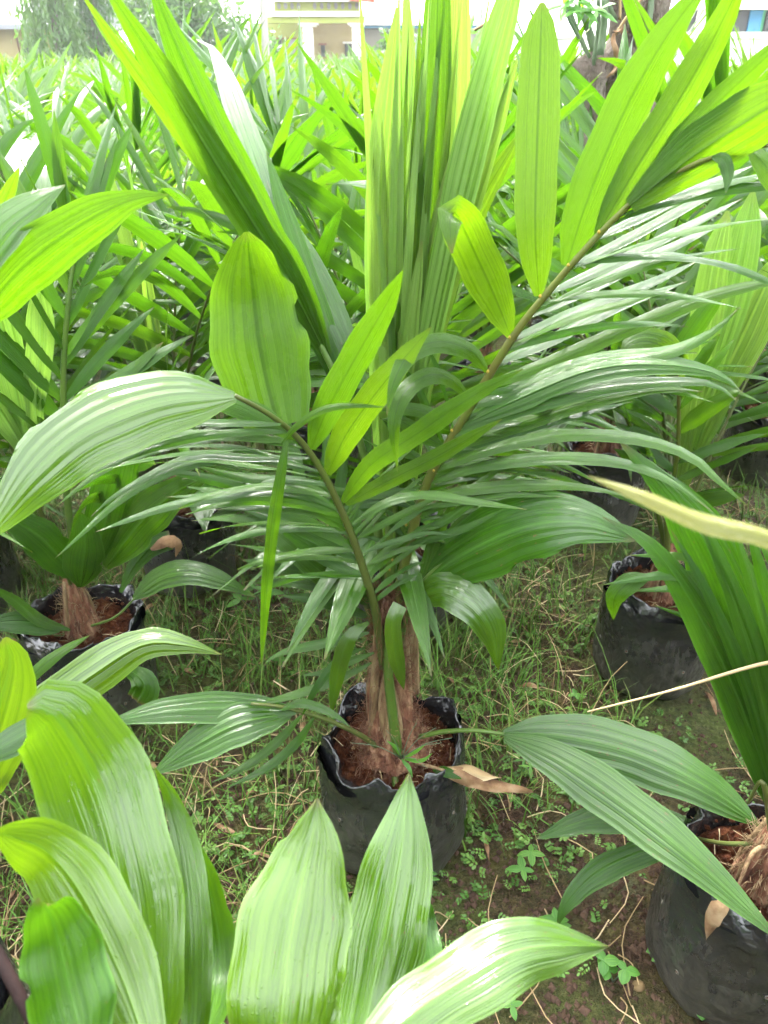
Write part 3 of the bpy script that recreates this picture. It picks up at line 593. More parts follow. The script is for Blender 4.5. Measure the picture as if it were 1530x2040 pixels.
def frond_curve(L, e0, bend, n=15, side=0.0):
    p = np.zeros(3); C = [p.copy()]
    for i in range(1, n):
        s = i / (n - 1); e = e0 - bend * s ** 1.3; y = side * s
        p = p + np.array([math.cos(e) * math.cos(y), math.cos(e) * math.sin(y), math.sin(e)]) * L / (n - 1); C.append(p.copy())
    return np.array(C)
def frond_geo(kind, L, e0, bend, seed, mats=0):
    """list of (name, G, material) in local space, petiole foot at the origin, growing along +x"""
    r = np.random.default_rng(seed); out = []
    if kind == 'spear':
        for k in range(5):
            a = r.uniform(-.16, .16); C = frond_curve(L * (1 - .07 * k), e0 - .03 * k + a * .3, bend + .1 * k, 13, a * 2)
            C = C + np.array([0, (k - 1) * .006, 0]); g = G(); an = r.uniform(0, 3.14)
            blade(g, C, .03 + .02 * r.random(), (math.cos(an), math.sin(an), .1), 'spear', 6, .1, .10, .15, twist=r.uniform(-.4, .4), seed=seed + k); out.append(('leaflet', g, 'spear'))
        return out
    C = frond_curve(L, e0, bend, 15, r.uniform(-.2, .2)); T = nrm(np.gradient(C, axis=0))
    g = G(); tube(g, C[:13], .0085, .002, 6, 0, .7); out.append(('rachis', g, 'rachis'))
    up = nrm(np.cross(T, np.cross(np.array([0, 0, 1.]), T))); up = nrm(np.stack([-T[:, 2], np.zeros(len(T)), T[:, 0]], -1))
    lat = nrm(np.cross(up, T))
    def at(t):
        x = t * (len(C) - 1); i = min(int(x), len(C) - 2); f = x - i
        return C[i] * (1 - f) + C[i + 1] * f, T[i], up[i], lat[i]
    if kind == 'pinnate':
        n = r.integers(11, 15)
        for side in (-1, 1):
            for i in range(n):
                q = i / (n - 1); t = .30 + .60 * q + r.uniform(-.012, .012)
                b, tt, uu, ll = at(t); a = R(58 - 30 * q + r.uniform(-6, 6)); l = (.30 + .24 * math.sin(math.pi * min(1, .25 + .7 * q))) * (L / .95) * r.uniform(.85, 1.12)
                d = tt * math.cos(a) + side * ll * math.sin(a) + uu * r.uniform(-.05, .28); d = d / np.linalg.norm(d)
                dr = r.uniform(.02, .34) + .1 * (1 - d[2]); s = np.linspace(0, 1, 9)[:, None]
                cc = b + d * l * s + np.array([0, 0, -1.]) * l * dr * s ** 2.2
                Nv = uu * .9 + tt * -.25 + side * ll * r.uniform(-.5, .1)
                g = G(); blade(g, cc, (.020 + .014 * math.sin(math.pi * (.15 + .7 * q))) * r.uniform(.75, 1.25), Nv, 'strap', 4, .28, 0, 0, .002, seed=int(r.integers(1e6)))
                out.append(('leaflet', g, 'leaf'))
        for side in (-1, 1):
            b, tt, uu, ll = at(.84); a = R(13 + r.uniform(-4, 8)); l = L * .42; d = tt * math.cos(a) + side * ll * math.sin(a); s = np.linspace(0, 1, 10)[:, None]
            cc = b + d * l * s + np.array([0, 0, -1.]) * l * r.uniform(.05, .35) * s ** 2
            g = G(); blade(g, cc, .052 * r.uniform(.8, 1.2), uu + side * ll * -.2, 'lance', 8, .15, .06, .1, .003, seed=int(r.integers(1e6))); out.append(('leaflet', g, 'leaf'))
    else:
        for side in (-1, 1):
            b, tt, uu, ll = at(.42); a = R(16 + r.uniform(-3, 10)); l = L * .62 * r.uniform(.9, 1.1)
            d = tt * math.cos(a) + side * ll * math.sin(a); s = np.linspace(0, 1, 12)[:, None]
            cc = b + d * l * s + np.array([0, 0, -1.]) * l * (.12 + .5 * r.random()) * s ** 2 - side * 0
            g = G(); blade(g, cc, .105 * r.uniform(.85, 1.2), uu + side * ll * r.uniform(-.4, 0), 'lance', 10, .18, .05, .15, .004, seed=int(r.integers(1e6))); out.append(('leaflet', g, 'leaf'))
        for side in (-1, 1):
            for t in (.30, .37):
                b, tt, uu, ll = at(t); a = R(40 + r.uniform(-8, 8)); l = L * .45; d = tt * math.cos(a) + side * ll * math.sin(a); s = np.linspace(0, 1, 8)[:, None]
                cc = b + d * l * s + np.array([0, 0, -1.]) * l * r.uniform(.1, .4) * s ** 2
                g = G(); blade(g, cc, .04, uu, 'strap', 4, .25, seed=int(r.integers(1e6))); out.append(('leaflet', g, 'leaf'))
    return out
AGES = [('spear', 1.12, R(87), R(8)), ('pinnate', 1.22, R(82), R(22)), ('pinnate', 1.15, R(75), R(42)), ('pinnate', 1.05, R(66), R(62)),
        ('pinnate', .92, R(55), R(70)), ('fused', .78, R(45), R(65)), ('fused', .6, R(30), R(50))]
PROTO = []   # PROTO[age][variant] = list of (name, mesh, material) ; JOIN[age][variant] = one mesh
JOIN = []; PARTS = []
for ai, (kind, L, e0, bd) in enumerate(AGES):
    PROTO.append([]); JOIN.append([]); PARTS.append([])
    for v in range(3):
        fg = frond_geo(kind, L, e0, bd, 100 + ai * 10 + v); PARTS[-1].append(fg)
        j = G(); mm = ['rachis', 'field', 'spear']
        for nme, g, mt in fg:
            for V_, U_ in zip(g.v, g.uv): pass
            j.add(g.v[0], g.f, g.uv[0], {'rachis': 0, 'leaf': 1, 'spear': 2}[mt])
        JOIN[-1].append(j.mesh('frond', mm))
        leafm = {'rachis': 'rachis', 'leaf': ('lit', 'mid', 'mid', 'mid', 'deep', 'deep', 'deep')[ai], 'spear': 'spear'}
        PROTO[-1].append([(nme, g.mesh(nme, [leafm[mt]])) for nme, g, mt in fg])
BAGM = [bag_geo(s).mesh('poly_bag', ['bag', 'bag']) for s in range(1, 6)]
SOILM = [soil_geo(s).mesh('soil', ['soil']) for s in range(1, 4)]
def crumb_geo(seed, r=.125, soil=.25, n=260):
    g = G(); rr = np.random.default_rng(seed); O = np.array([(1, 0, 0), (0, 1, 0), (-1, 0, 0), (0, -1, 0), (0, 0, 1), (0, 0, -1)], float)
    OF_ = [(0, 1, 4), (1, 2, 4), (2, 3, 4), (3, 0, 4), (1, 0, 5), (2, 1, 5), (3, 2, 5), (0, 3, 5)]
    for i in range(n):
        q = r * math.sqrt(rr.random()); a = rr.uniform(0, 6.28); s = .0025 + .008 * rr.random() ** 3
        g.add(O * s * rr.uniform(.6, 1.3, (6, 1)) + [q * math.cos(a), q * math.sin(a), soil + .016 + .008 * rr.random()], OF_, None, 0)
    for i in range(36):
        q = r * math.sqrt(rr.random()); a = rr.uniform(0, 6.28); b = rr.uniform(0, 6.28); l = rr.uniform(.015, .05); p0 = np.array([q * math.cos(a), q * math.sin(a), soil + .02])
        tube(g, [p0, p0 + [l * .5 * math.cos(b), l * .5 * math.sin(b), .006], p0 + [l * math.cos(b), l * math.sin(b), rr.uniform(-.004, .01)]], .0009, .0006, 4, 1, cap=False); g.uv[-1][:, 0] = rr.random()
    return g
CRUMM = [crumb_geo(s).mesh('soil_crumbs', ['soil', 'straw'], smooth=False) for s in range(1, 4)]
STEMM = [stem_geo(s).mesh('stem', ['fibre', 'sheath', 'rachis_green']) for s in range(1, 4)]
def recipe(r, low=True):
    ages = [0, 0, 1, 1, 2, 2, 3, 3, 4] + ([5, 6] if low else [])
    a0 = r.uniform(0, 6.28)
    return [(a, int(r.integers(0, 3)), a0 + i * 2.4 + r.uniform(-.25, .25), r.uniform(.88, 1.12), r.uniform(-.08, .08)) for i, a in enumerate(ages)]
def fmat(az, sc, tilt, z=.36):
    return Matrix.Translation((0, 0, z)) @ Matrix.Rotation(az, 4, 'Z') @ Matrix.Rotation(tilt, 4, 'Y') @ Matrix.Scale(sc, 4)
PLANTS = []
HOLE = G(); tube(HOLE, [(.004 * math.cos(t), .004 * math.sin(t), .001) for t in np.linspace(0, 6.283, 9)], .0011, .0011, 5, 0, cap=False); HOLE.add([(.0038 * math.cos(t), .0038 * math.sin(t), .0008) for t in np.linspace(0, 6.283, 9)[:-1]], [tuple(range(8))], None, 1)
HOLEM = None
def drain_holes(bag, me, seed):
    global HOLEM
    if HOLEM is None:
        M['hole'] = simple_mat('hole_rim', (0.09, 0.085, 0.07), (0.16, 0.15, 0.12), 60, .6, 0); HOLEM = HOLE.mesh('drain_hole', ['hole', 'soil'])
    vs = np.array([v.co for v in me.vertices]); ns = np.array([v.normal for v in me.vertices]); r = np.random.default_rng(seed)
    for k in range(8):
        a = k * 6.283 / 8 + r.uniform(-.15, .15); z = (.10, .17)[k % 2] + r.uniform(-.015, .015); t = np.array([.14 * math.cos(a), .14 * math.sin(a), z])
        i = int(np.argmin(((vs - t) ** 2).sum(1))); h = link('drain_hole', HOLEM, bag); h.matrix_local = Matrix.Translation(vs[i]) @ Vector(ns[i]).to_track_quat('Z', 'Y').to_matrix().to_4x4()
def base_plant(x, y, label, group=None, seed=1, bagk=None, hero=False):
    o = empty('palm_seedling', (x, y, 0)); tag(o, label, 'palm seedling', group)
    if not hero:
        b = link('poly_bag', BAGM[seed % 5], o); b.rotation_euler = (0, 0, seed * 1.3)
    if not hero and y < 2.2: drain_holes(b, BAGM[seed % 5], seed)
    s = link('soil', SOILM[seed % 3], o); s.rotation_euler = (0, 0, seed * 2.1)
    if y < 4: cr = link('soil_crumbs', CRUMM[seed % 3], s); cr['kind'] = 'stuff'
    PLANTS.append((x, y)); return o
def add_fronds(o, seed, detail, skip=(), scale=1.0, only=None, azf=None):
    r = np.random.default_rng(seed + 500)
    st = link('stem', STEMM[seed % 3], o); st.rotation_euler = (0, 0, seed * .9)
    for i, (a, v, az, sc, ti) in enumerate(recipe(r)):
        if only is not None and a not in only: continue
        if azf is not None and not azf(az % 6.2832, a): continue
        mt = fmat(az, sc * scale, ti)
        if detail == 2:
            pr = PROTO[a][v]
            f = link('frond', pr[0][1], o); f.matrix_local = mt
            for nme, me in pr[1:]: link('leaflet', me, f)
        else:
            f = link('frond', JOIN[a][v], o); f.matrix_local = mt
def whole_plant_mesh(seed):
    r = np.random.default_rng(seed + 900); j = G(); mm = ['rachis', 'field', 'spear', 'bag', 'soil', 'fibre']
    for (a, v, az, sc, ti) in recipe(r, low=False):
        mt = np.array(fmat(az, sc, ti))
        for nme, g, m_ in PARTS[a][v]:
            V = np.c_[g.v[0], np.ones(len(g.v[0]))] @ mt.T
            j.add(V[:, :3], g.f, g.uv[0], {'rachis': 0, 'leaf': 1, 'spear': 2}[m_])
    b = bag_geo(seed, seg=14, nring=5); j.add(np.concatenate(b.v), b.f, None, 3)
    s = soil_geo(seed, seg=10, nr_=3); j.add(s.v[0], s.f, None, 4)
    tube(j, [(0, 0, .24), (0, 0, .4)], .04, .022, 8, 5)
    return j.mesh('palm_seedling', mm)
WHOLE = [whole_plant_mesh(s) for s in range(1, 8)]

# ---------------------------------------------------------------- near palms, frond by frond
def hfrond(plant, pts, r0, r1, mat='rachis', n=24, flat=.8, seg=9):
    C = spline([P(*q) if len(q) == 3 and not isinstance(q, Vector) else q for q in pts], n)
    g = G(); tube(g, C, r0, r1, seg, 0, flat); o = g.obj('frond', [mat], plant); FC[o.name] = C; return o
FC = {}
def joint(fr, px, py, Y, r=.0026):
    c_ = P(px, py, Y); g = G(); tube(g, [tuple(c_ + Vector((0, 0, -r))), tuple(c_), tuple(c_ + Vector((0, 0, r)))], r, r, 7, rad=[r * .4, r, r * .4]); g.obj('leaf_joint', ['pulvinus'], fr)
def pinn(fr, t0, t1, n, side, L0, L1, wd, mat, a0=60, a1=30, up=.2, droop=.25, seed=1, nvec=None, fold=.25, jit=.9, prof='strap'):
    """leaflets along a hero rachis; side +1 / -1 is right / left as seen from the camera"""
    C = FC[fr.name]; T = nrm(np.gradient(C, axis=0)); r = np.random.default_rng(seed)
    for i in range(n):
        q = i / max(n - 1, 1); x = (t0 + (t1 - t0) * q + r.uniform(-.5, .5) * jit * (t1 - t0) / n) * (len(C) - 1); k_ = int(np.clip(x, 0, len(C) - 2)); f = x - k_
        b = C[k_] * (1 - f) + C[k_ + 1] * f; tt = T[k_]; vv = nrm(np.array(CAM) - b)
        if nvec is not None: vv = nrm(np.array(nvec, float))
        lat = nrm(np.cross(tt, vv)) * side
        a = R(a0 + (a1 - a0) * q + r.uniform(-11, 11)); d = nrm(tt * math.cos(a) + lat * math.sin(a) + np.array([0, 0, up]) * r.uniform(.5, 1.3))
        l = (L0 + (L1 - L0) * q) * r.uniform(.88, 1.1); s = np.linspace(0, 1, 12)[:, None]
        cc = b + d * l * s + np.array([0, 0, -1.]) * l * droop * r.uniform(.6, 1.4) * s ** 2.2
        nn = nrm(np.cross(d, lat if abs(np.dot(d, lat)) < .8 else tt)); nn = vv * .6 + np.array([0, 0, .7]) + r.normal(size=3) * .38
        g = G(); blade(g, cc, wd * r.uniform(.8, 1.2), nn, prof, 4, fold, 0, 0, .0015, seed=int(r.integers(1e6))); g.obj('leaflet', [mat], fr)

# ---- the middle palm
c0 = base_plant(.02, 1.13, 'tall palm seedling in the middle, its bag fully in view', seed=2, hero=True)
bo = G()
hb = bag_geo(9, .144, .28, 90, .25, .045, 26)
bagc = hb.obj('poly_bag', ['bag', 'bag'], c0, off=(0, 0, 0)); drain_holes(bagc, bagc.data, 3)
# stem: swollen fibrous foot and sheaths
g = G()
CS = spline([P(783, 1512, 1.13), P(780, 1440, 1.13), P(776, 1360, 1.13), P(775, 1240, 1.13), P(778, 1160, 1.13)], 40)
tube(g, CS, .05, .018, 26, rad=np.interp(np.linspace(0, 1, 40), [0, .10, .22, .36, .7, 1], [.07, .076, .05, .028, .02, .012]))
V = g.v[0]; Cc = np.repeat(CS, 26, 0)
for i in range(len(V)): V[i] = Cc[i] + (V[i] - Cc[i]) * (1 + .3 * mnoise.noise(Vector(V[i] * 45)) + .3 * mnoise.noise(Vector(V[i] * 130)))
stem = g.obj('stem', ['fibre'], c0)
for pts, r0, r1, mt in (([(745, 1470, 1.10), (746, 1380, 1.10), (750, 1290, 1.11), (754, 1210, 1.12)], .012, .006, 'sheath'),
                    ([(808, 1460, 1.12), (810, 1380, 1.13), (806, 1290, 1.14), (800, 1200, 1.14)], .014, .007, 'sheath'),
                    ([(793, 1510, 1.075), (782, 1420, 1.08), (773, 1330, 1.09), (778, 1240, 1.10)], .011, .008, 'rachis_green'),
                    ([(752, 1470, 1.12), (740, 1380, 1.13), (744, 1290, 1.14)], .016, .007, 'sheath'),
                    ([(825, 1380, 1.2), (822, 1290, 1.2), (815, 1230, 1.19)], .012, .012, 'sheath')):
    g = G(); tube(g, spline([P(*q) for q in pts], 12), r0, r1, 8, 0, .6); g.obj('leaf_sheath', [mt], stem)
lf(stem, [(788, 1512, 1.07), (782, 1460, 1.075), (774, 1400, 1.085), (772, 1330, 1.095)], 46, 'sheath', 'leaf_sheath', 'egg', 0, 6, .45, 14, wav=.002)
lf(stem, [(815, 1505, 1.08), (806, 1450, 1.09), (800, 1390, 1.1), (797, 1330, 1.11)], 40, 'fibre', 'leaf_sheath', 'egg', 0, 6, .5, 14, wav=.003)
lf(stem, [(752, 1500, 1.08), (752, 1440, 1.09), (750, 1380, 1.1), (752, 1300, 1.11)], 40, 'fibre', 'leaf_sheath', 'egg', 0, 6, .5, 14, wav=.003)
g = G(); r = np.random.default_rng(77)
for i in range(2400):
    t = r.uniform(0, 1); c_ = CS[int(t * 39)]; a = r.uniform(0, 6.28); q = np.interp(t, [0, .10, .22, .36, 1], [.072, .078, .052, .03, .016])
    b = c_ + np.array([math.cos(a) * q, math.sin(a) * q, 0]); d = np.array([math.cos(a), math.sin(a), 0]) * r.uniform(.002, .02) + r.normal(size=3) * .012
    tube(g, spline([b, b + d * .6 + [0, 0, r.uniform(-.01, .02)], b + d + [0, 0, r.uniform(-.03, .03)]], 4), .0008, .0004, 3, cap=False)
fo = g.obj('fibre_hair', ['fibre'], stem); fo['kind'] = 'stuff'
# A: big frond arching to the right
fA = hfrond(c0, [(783, 1250, 1.12), (800, 1150, 1.125), (850, 965, 1.13), (920, 840, 1.12), (1015, 682, 1.10), (1085, 590, 1.09), (1200, 460, 1.07), (1300, 372, 1.05), (1420, 312, 1.02), (1530, 288, 1.0)], .0102, .003, 'rachis_brown', 40)
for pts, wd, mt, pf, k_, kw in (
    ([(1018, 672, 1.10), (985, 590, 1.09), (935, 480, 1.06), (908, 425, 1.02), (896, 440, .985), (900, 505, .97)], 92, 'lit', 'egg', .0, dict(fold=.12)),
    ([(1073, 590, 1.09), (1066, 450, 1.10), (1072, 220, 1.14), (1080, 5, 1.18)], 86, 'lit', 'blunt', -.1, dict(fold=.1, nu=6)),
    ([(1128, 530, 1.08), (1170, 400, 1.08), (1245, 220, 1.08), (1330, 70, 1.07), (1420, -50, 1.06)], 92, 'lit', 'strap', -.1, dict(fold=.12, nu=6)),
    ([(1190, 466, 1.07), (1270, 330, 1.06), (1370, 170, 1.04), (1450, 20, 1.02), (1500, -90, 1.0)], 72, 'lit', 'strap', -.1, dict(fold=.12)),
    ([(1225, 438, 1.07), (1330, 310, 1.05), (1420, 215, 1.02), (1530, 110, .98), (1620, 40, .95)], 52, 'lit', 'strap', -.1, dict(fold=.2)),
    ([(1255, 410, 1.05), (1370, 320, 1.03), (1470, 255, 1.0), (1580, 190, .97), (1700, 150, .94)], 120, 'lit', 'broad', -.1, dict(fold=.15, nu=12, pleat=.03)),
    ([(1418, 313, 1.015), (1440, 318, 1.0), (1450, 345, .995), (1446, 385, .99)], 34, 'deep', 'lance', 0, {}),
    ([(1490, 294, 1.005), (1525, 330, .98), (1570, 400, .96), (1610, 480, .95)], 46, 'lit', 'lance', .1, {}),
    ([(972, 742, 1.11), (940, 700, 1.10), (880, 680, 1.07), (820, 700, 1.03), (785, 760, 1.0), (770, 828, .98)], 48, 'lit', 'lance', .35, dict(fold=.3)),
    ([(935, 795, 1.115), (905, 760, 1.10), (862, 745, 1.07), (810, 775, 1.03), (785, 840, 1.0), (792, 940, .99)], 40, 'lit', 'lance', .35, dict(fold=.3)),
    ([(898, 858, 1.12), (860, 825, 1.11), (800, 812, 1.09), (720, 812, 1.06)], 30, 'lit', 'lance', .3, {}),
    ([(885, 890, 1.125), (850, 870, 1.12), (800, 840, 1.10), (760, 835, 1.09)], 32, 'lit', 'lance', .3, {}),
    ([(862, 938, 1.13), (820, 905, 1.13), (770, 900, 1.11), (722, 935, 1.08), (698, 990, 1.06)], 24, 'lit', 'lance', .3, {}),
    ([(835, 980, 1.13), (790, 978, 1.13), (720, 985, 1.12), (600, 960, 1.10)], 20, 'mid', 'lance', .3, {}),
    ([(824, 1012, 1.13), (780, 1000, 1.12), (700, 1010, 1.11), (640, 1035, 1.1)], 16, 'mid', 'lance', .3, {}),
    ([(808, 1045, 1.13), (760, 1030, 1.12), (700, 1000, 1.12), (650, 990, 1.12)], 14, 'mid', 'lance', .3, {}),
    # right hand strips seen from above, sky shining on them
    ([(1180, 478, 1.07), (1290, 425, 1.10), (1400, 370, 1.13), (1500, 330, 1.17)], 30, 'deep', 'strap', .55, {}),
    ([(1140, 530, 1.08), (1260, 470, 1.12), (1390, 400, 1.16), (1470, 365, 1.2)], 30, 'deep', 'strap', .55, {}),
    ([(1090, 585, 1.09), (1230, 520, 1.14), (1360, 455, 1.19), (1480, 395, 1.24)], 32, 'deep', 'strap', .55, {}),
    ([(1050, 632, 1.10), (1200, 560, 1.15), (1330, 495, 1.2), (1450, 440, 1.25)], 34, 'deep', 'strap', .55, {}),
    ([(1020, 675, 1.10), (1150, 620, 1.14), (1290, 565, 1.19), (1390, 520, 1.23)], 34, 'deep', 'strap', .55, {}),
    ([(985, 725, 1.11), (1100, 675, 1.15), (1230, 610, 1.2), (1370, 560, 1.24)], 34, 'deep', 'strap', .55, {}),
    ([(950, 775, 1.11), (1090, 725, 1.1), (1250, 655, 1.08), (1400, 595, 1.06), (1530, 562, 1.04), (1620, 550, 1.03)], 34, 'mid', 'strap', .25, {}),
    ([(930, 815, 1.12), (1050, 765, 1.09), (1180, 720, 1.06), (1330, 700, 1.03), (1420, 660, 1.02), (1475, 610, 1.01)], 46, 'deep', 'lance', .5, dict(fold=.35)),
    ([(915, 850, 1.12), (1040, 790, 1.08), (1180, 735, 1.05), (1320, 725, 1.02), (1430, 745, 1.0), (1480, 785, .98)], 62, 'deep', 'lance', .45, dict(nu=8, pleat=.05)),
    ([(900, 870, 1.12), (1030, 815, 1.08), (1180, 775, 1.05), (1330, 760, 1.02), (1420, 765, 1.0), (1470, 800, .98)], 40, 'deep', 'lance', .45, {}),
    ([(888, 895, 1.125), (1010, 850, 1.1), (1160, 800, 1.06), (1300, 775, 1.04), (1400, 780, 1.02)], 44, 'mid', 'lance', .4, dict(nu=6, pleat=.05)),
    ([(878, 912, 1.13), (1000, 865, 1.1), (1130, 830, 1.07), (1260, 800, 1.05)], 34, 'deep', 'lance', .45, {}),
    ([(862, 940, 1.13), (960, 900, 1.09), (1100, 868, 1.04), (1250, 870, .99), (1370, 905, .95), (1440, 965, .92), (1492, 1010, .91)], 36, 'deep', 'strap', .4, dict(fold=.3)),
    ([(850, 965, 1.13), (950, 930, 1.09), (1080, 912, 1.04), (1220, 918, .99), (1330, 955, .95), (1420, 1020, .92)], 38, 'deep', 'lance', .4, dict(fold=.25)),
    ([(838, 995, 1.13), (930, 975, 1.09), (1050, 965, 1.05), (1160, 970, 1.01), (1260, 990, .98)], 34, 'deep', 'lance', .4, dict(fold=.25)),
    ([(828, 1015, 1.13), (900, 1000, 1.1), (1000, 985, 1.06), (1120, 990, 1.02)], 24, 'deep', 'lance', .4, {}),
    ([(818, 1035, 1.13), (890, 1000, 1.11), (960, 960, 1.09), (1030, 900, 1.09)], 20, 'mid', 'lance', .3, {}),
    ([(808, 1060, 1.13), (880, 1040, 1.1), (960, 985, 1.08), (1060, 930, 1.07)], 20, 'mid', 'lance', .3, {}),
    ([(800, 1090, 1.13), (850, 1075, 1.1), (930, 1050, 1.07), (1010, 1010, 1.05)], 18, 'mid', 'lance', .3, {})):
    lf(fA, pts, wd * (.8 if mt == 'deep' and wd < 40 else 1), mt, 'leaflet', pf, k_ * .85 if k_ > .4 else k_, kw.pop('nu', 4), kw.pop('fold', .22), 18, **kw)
for q in ((1015, 672, 1.085), (1076, 590, 1.08), (1132, 528, 1.07), (972, 740, 1.095), (935, 795, 1.10), (900, 858, 1.105), (864, 938, 1.11), (836, 980, 1.115), (809, 1046, 1.115), (790, 1080, 1.115), (782, 1116, 1.11), (776, 1135, 1.11), (1193, 462, 1.06)): joint(fA, *q)
pinn(fA, .30, .80, 7, 1, .22, .36, .013, 'deep', 62, 34, .18, .28, 301)
pinn(fA, .32, .78, 7, 1, .2, .34, .012, 'mid', 66, 38, .22, .22, 305)
pinn(fA, .18, .42, 12, 1, .18, .30, .011, 'mid', 66, 46, .12, .30, 302)
pinn(fA, .16, .40, 9, -1, .12, .22, .011, 'mid', 62, 50, .15, .30, 303)
# B: frond arching to the left
fB = hfrond(c0, [(765, 1330, 1.105), (752, 1240, 1.10), (738, 1180, 1.09), (700, 1065, 1.07), (650, 955, 1.05), (600, 880, 1.03), (540, 828, 1.0), (468, 788, .97)], .0095, .0035, 'rachis', 36)
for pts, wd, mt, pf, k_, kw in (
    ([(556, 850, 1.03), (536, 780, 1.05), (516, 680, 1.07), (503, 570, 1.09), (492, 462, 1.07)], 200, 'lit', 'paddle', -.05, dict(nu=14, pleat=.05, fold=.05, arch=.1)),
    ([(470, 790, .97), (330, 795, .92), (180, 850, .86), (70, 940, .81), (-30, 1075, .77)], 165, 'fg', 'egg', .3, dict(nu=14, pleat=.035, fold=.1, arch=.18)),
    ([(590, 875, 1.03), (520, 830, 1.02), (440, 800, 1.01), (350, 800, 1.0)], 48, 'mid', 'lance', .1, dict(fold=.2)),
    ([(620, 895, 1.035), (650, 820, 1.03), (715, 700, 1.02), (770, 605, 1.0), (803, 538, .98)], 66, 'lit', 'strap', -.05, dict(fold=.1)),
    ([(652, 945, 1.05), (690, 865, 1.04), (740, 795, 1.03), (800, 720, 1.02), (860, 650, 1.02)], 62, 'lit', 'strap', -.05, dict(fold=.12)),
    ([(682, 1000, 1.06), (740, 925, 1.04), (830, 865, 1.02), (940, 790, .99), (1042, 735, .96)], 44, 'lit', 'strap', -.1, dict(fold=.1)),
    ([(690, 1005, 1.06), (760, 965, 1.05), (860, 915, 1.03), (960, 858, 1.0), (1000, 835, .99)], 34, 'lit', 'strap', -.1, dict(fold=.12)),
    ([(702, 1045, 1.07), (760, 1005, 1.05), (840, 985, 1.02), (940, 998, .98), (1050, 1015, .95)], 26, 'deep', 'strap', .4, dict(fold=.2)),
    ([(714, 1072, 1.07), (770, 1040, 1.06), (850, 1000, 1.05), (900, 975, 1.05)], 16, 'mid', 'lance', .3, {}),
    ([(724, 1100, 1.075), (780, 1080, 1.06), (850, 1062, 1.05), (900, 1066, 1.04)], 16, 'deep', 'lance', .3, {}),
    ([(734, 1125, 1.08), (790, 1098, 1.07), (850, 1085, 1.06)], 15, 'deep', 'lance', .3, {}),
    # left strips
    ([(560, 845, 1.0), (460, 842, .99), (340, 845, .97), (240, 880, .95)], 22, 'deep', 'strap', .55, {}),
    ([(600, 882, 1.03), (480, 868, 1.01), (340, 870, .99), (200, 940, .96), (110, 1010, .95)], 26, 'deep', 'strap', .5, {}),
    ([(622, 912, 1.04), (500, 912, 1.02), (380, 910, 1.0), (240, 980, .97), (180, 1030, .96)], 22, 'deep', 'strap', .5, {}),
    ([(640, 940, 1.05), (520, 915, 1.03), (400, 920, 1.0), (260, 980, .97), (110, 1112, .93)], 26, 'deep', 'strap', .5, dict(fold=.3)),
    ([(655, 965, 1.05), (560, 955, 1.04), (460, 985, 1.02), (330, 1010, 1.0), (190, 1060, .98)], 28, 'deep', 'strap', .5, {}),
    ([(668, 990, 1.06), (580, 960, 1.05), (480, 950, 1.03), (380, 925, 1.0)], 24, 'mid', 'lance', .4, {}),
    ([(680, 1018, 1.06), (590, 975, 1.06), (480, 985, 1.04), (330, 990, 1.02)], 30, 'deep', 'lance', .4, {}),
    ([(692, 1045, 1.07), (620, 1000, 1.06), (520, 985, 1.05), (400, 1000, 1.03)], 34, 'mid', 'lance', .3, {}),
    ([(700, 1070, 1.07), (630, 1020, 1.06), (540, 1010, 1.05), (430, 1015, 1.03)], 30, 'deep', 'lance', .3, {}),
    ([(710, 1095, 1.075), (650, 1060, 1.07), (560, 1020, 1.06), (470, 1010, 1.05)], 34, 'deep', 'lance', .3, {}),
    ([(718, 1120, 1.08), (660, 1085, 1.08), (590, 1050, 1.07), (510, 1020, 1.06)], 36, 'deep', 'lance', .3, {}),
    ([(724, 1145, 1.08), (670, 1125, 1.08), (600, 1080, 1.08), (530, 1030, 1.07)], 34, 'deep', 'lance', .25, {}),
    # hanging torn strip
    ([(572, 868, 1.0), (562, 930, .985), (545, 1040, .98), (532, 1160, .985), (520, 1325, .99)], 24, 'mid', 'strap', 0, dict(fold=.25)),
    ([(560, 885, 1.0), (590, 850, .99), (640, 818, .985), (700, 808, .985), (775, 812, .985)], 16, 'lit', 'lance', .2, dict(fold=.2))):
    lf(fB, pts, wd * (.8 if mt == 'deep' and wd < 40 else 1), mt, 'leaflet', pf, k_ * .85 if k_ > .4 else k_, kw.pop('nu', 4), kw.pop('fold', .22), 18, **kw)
pinn(fB, .35, .82, 7, -1, .2, .36, .012, 'deep', 62, 40, .16, .30, 311)
pinn(fB, .33, .8, 7, -1, .2, .33, .012, 'mid', 58, 44, .2, .25, 315)
pinn(fB, .25, .55, 10, 1, .14, .24, .011, 'mid', 60, 45, .12, .25, 312)
M['pale'] = leaf_mat('leaf_pale', (0.16, 0.27, 0.06), (0.10, 0.18, 0.035), (0.24, 0.40, 0.07), 0.5, 0.25, 0.45, stripes=18, spec=.4)
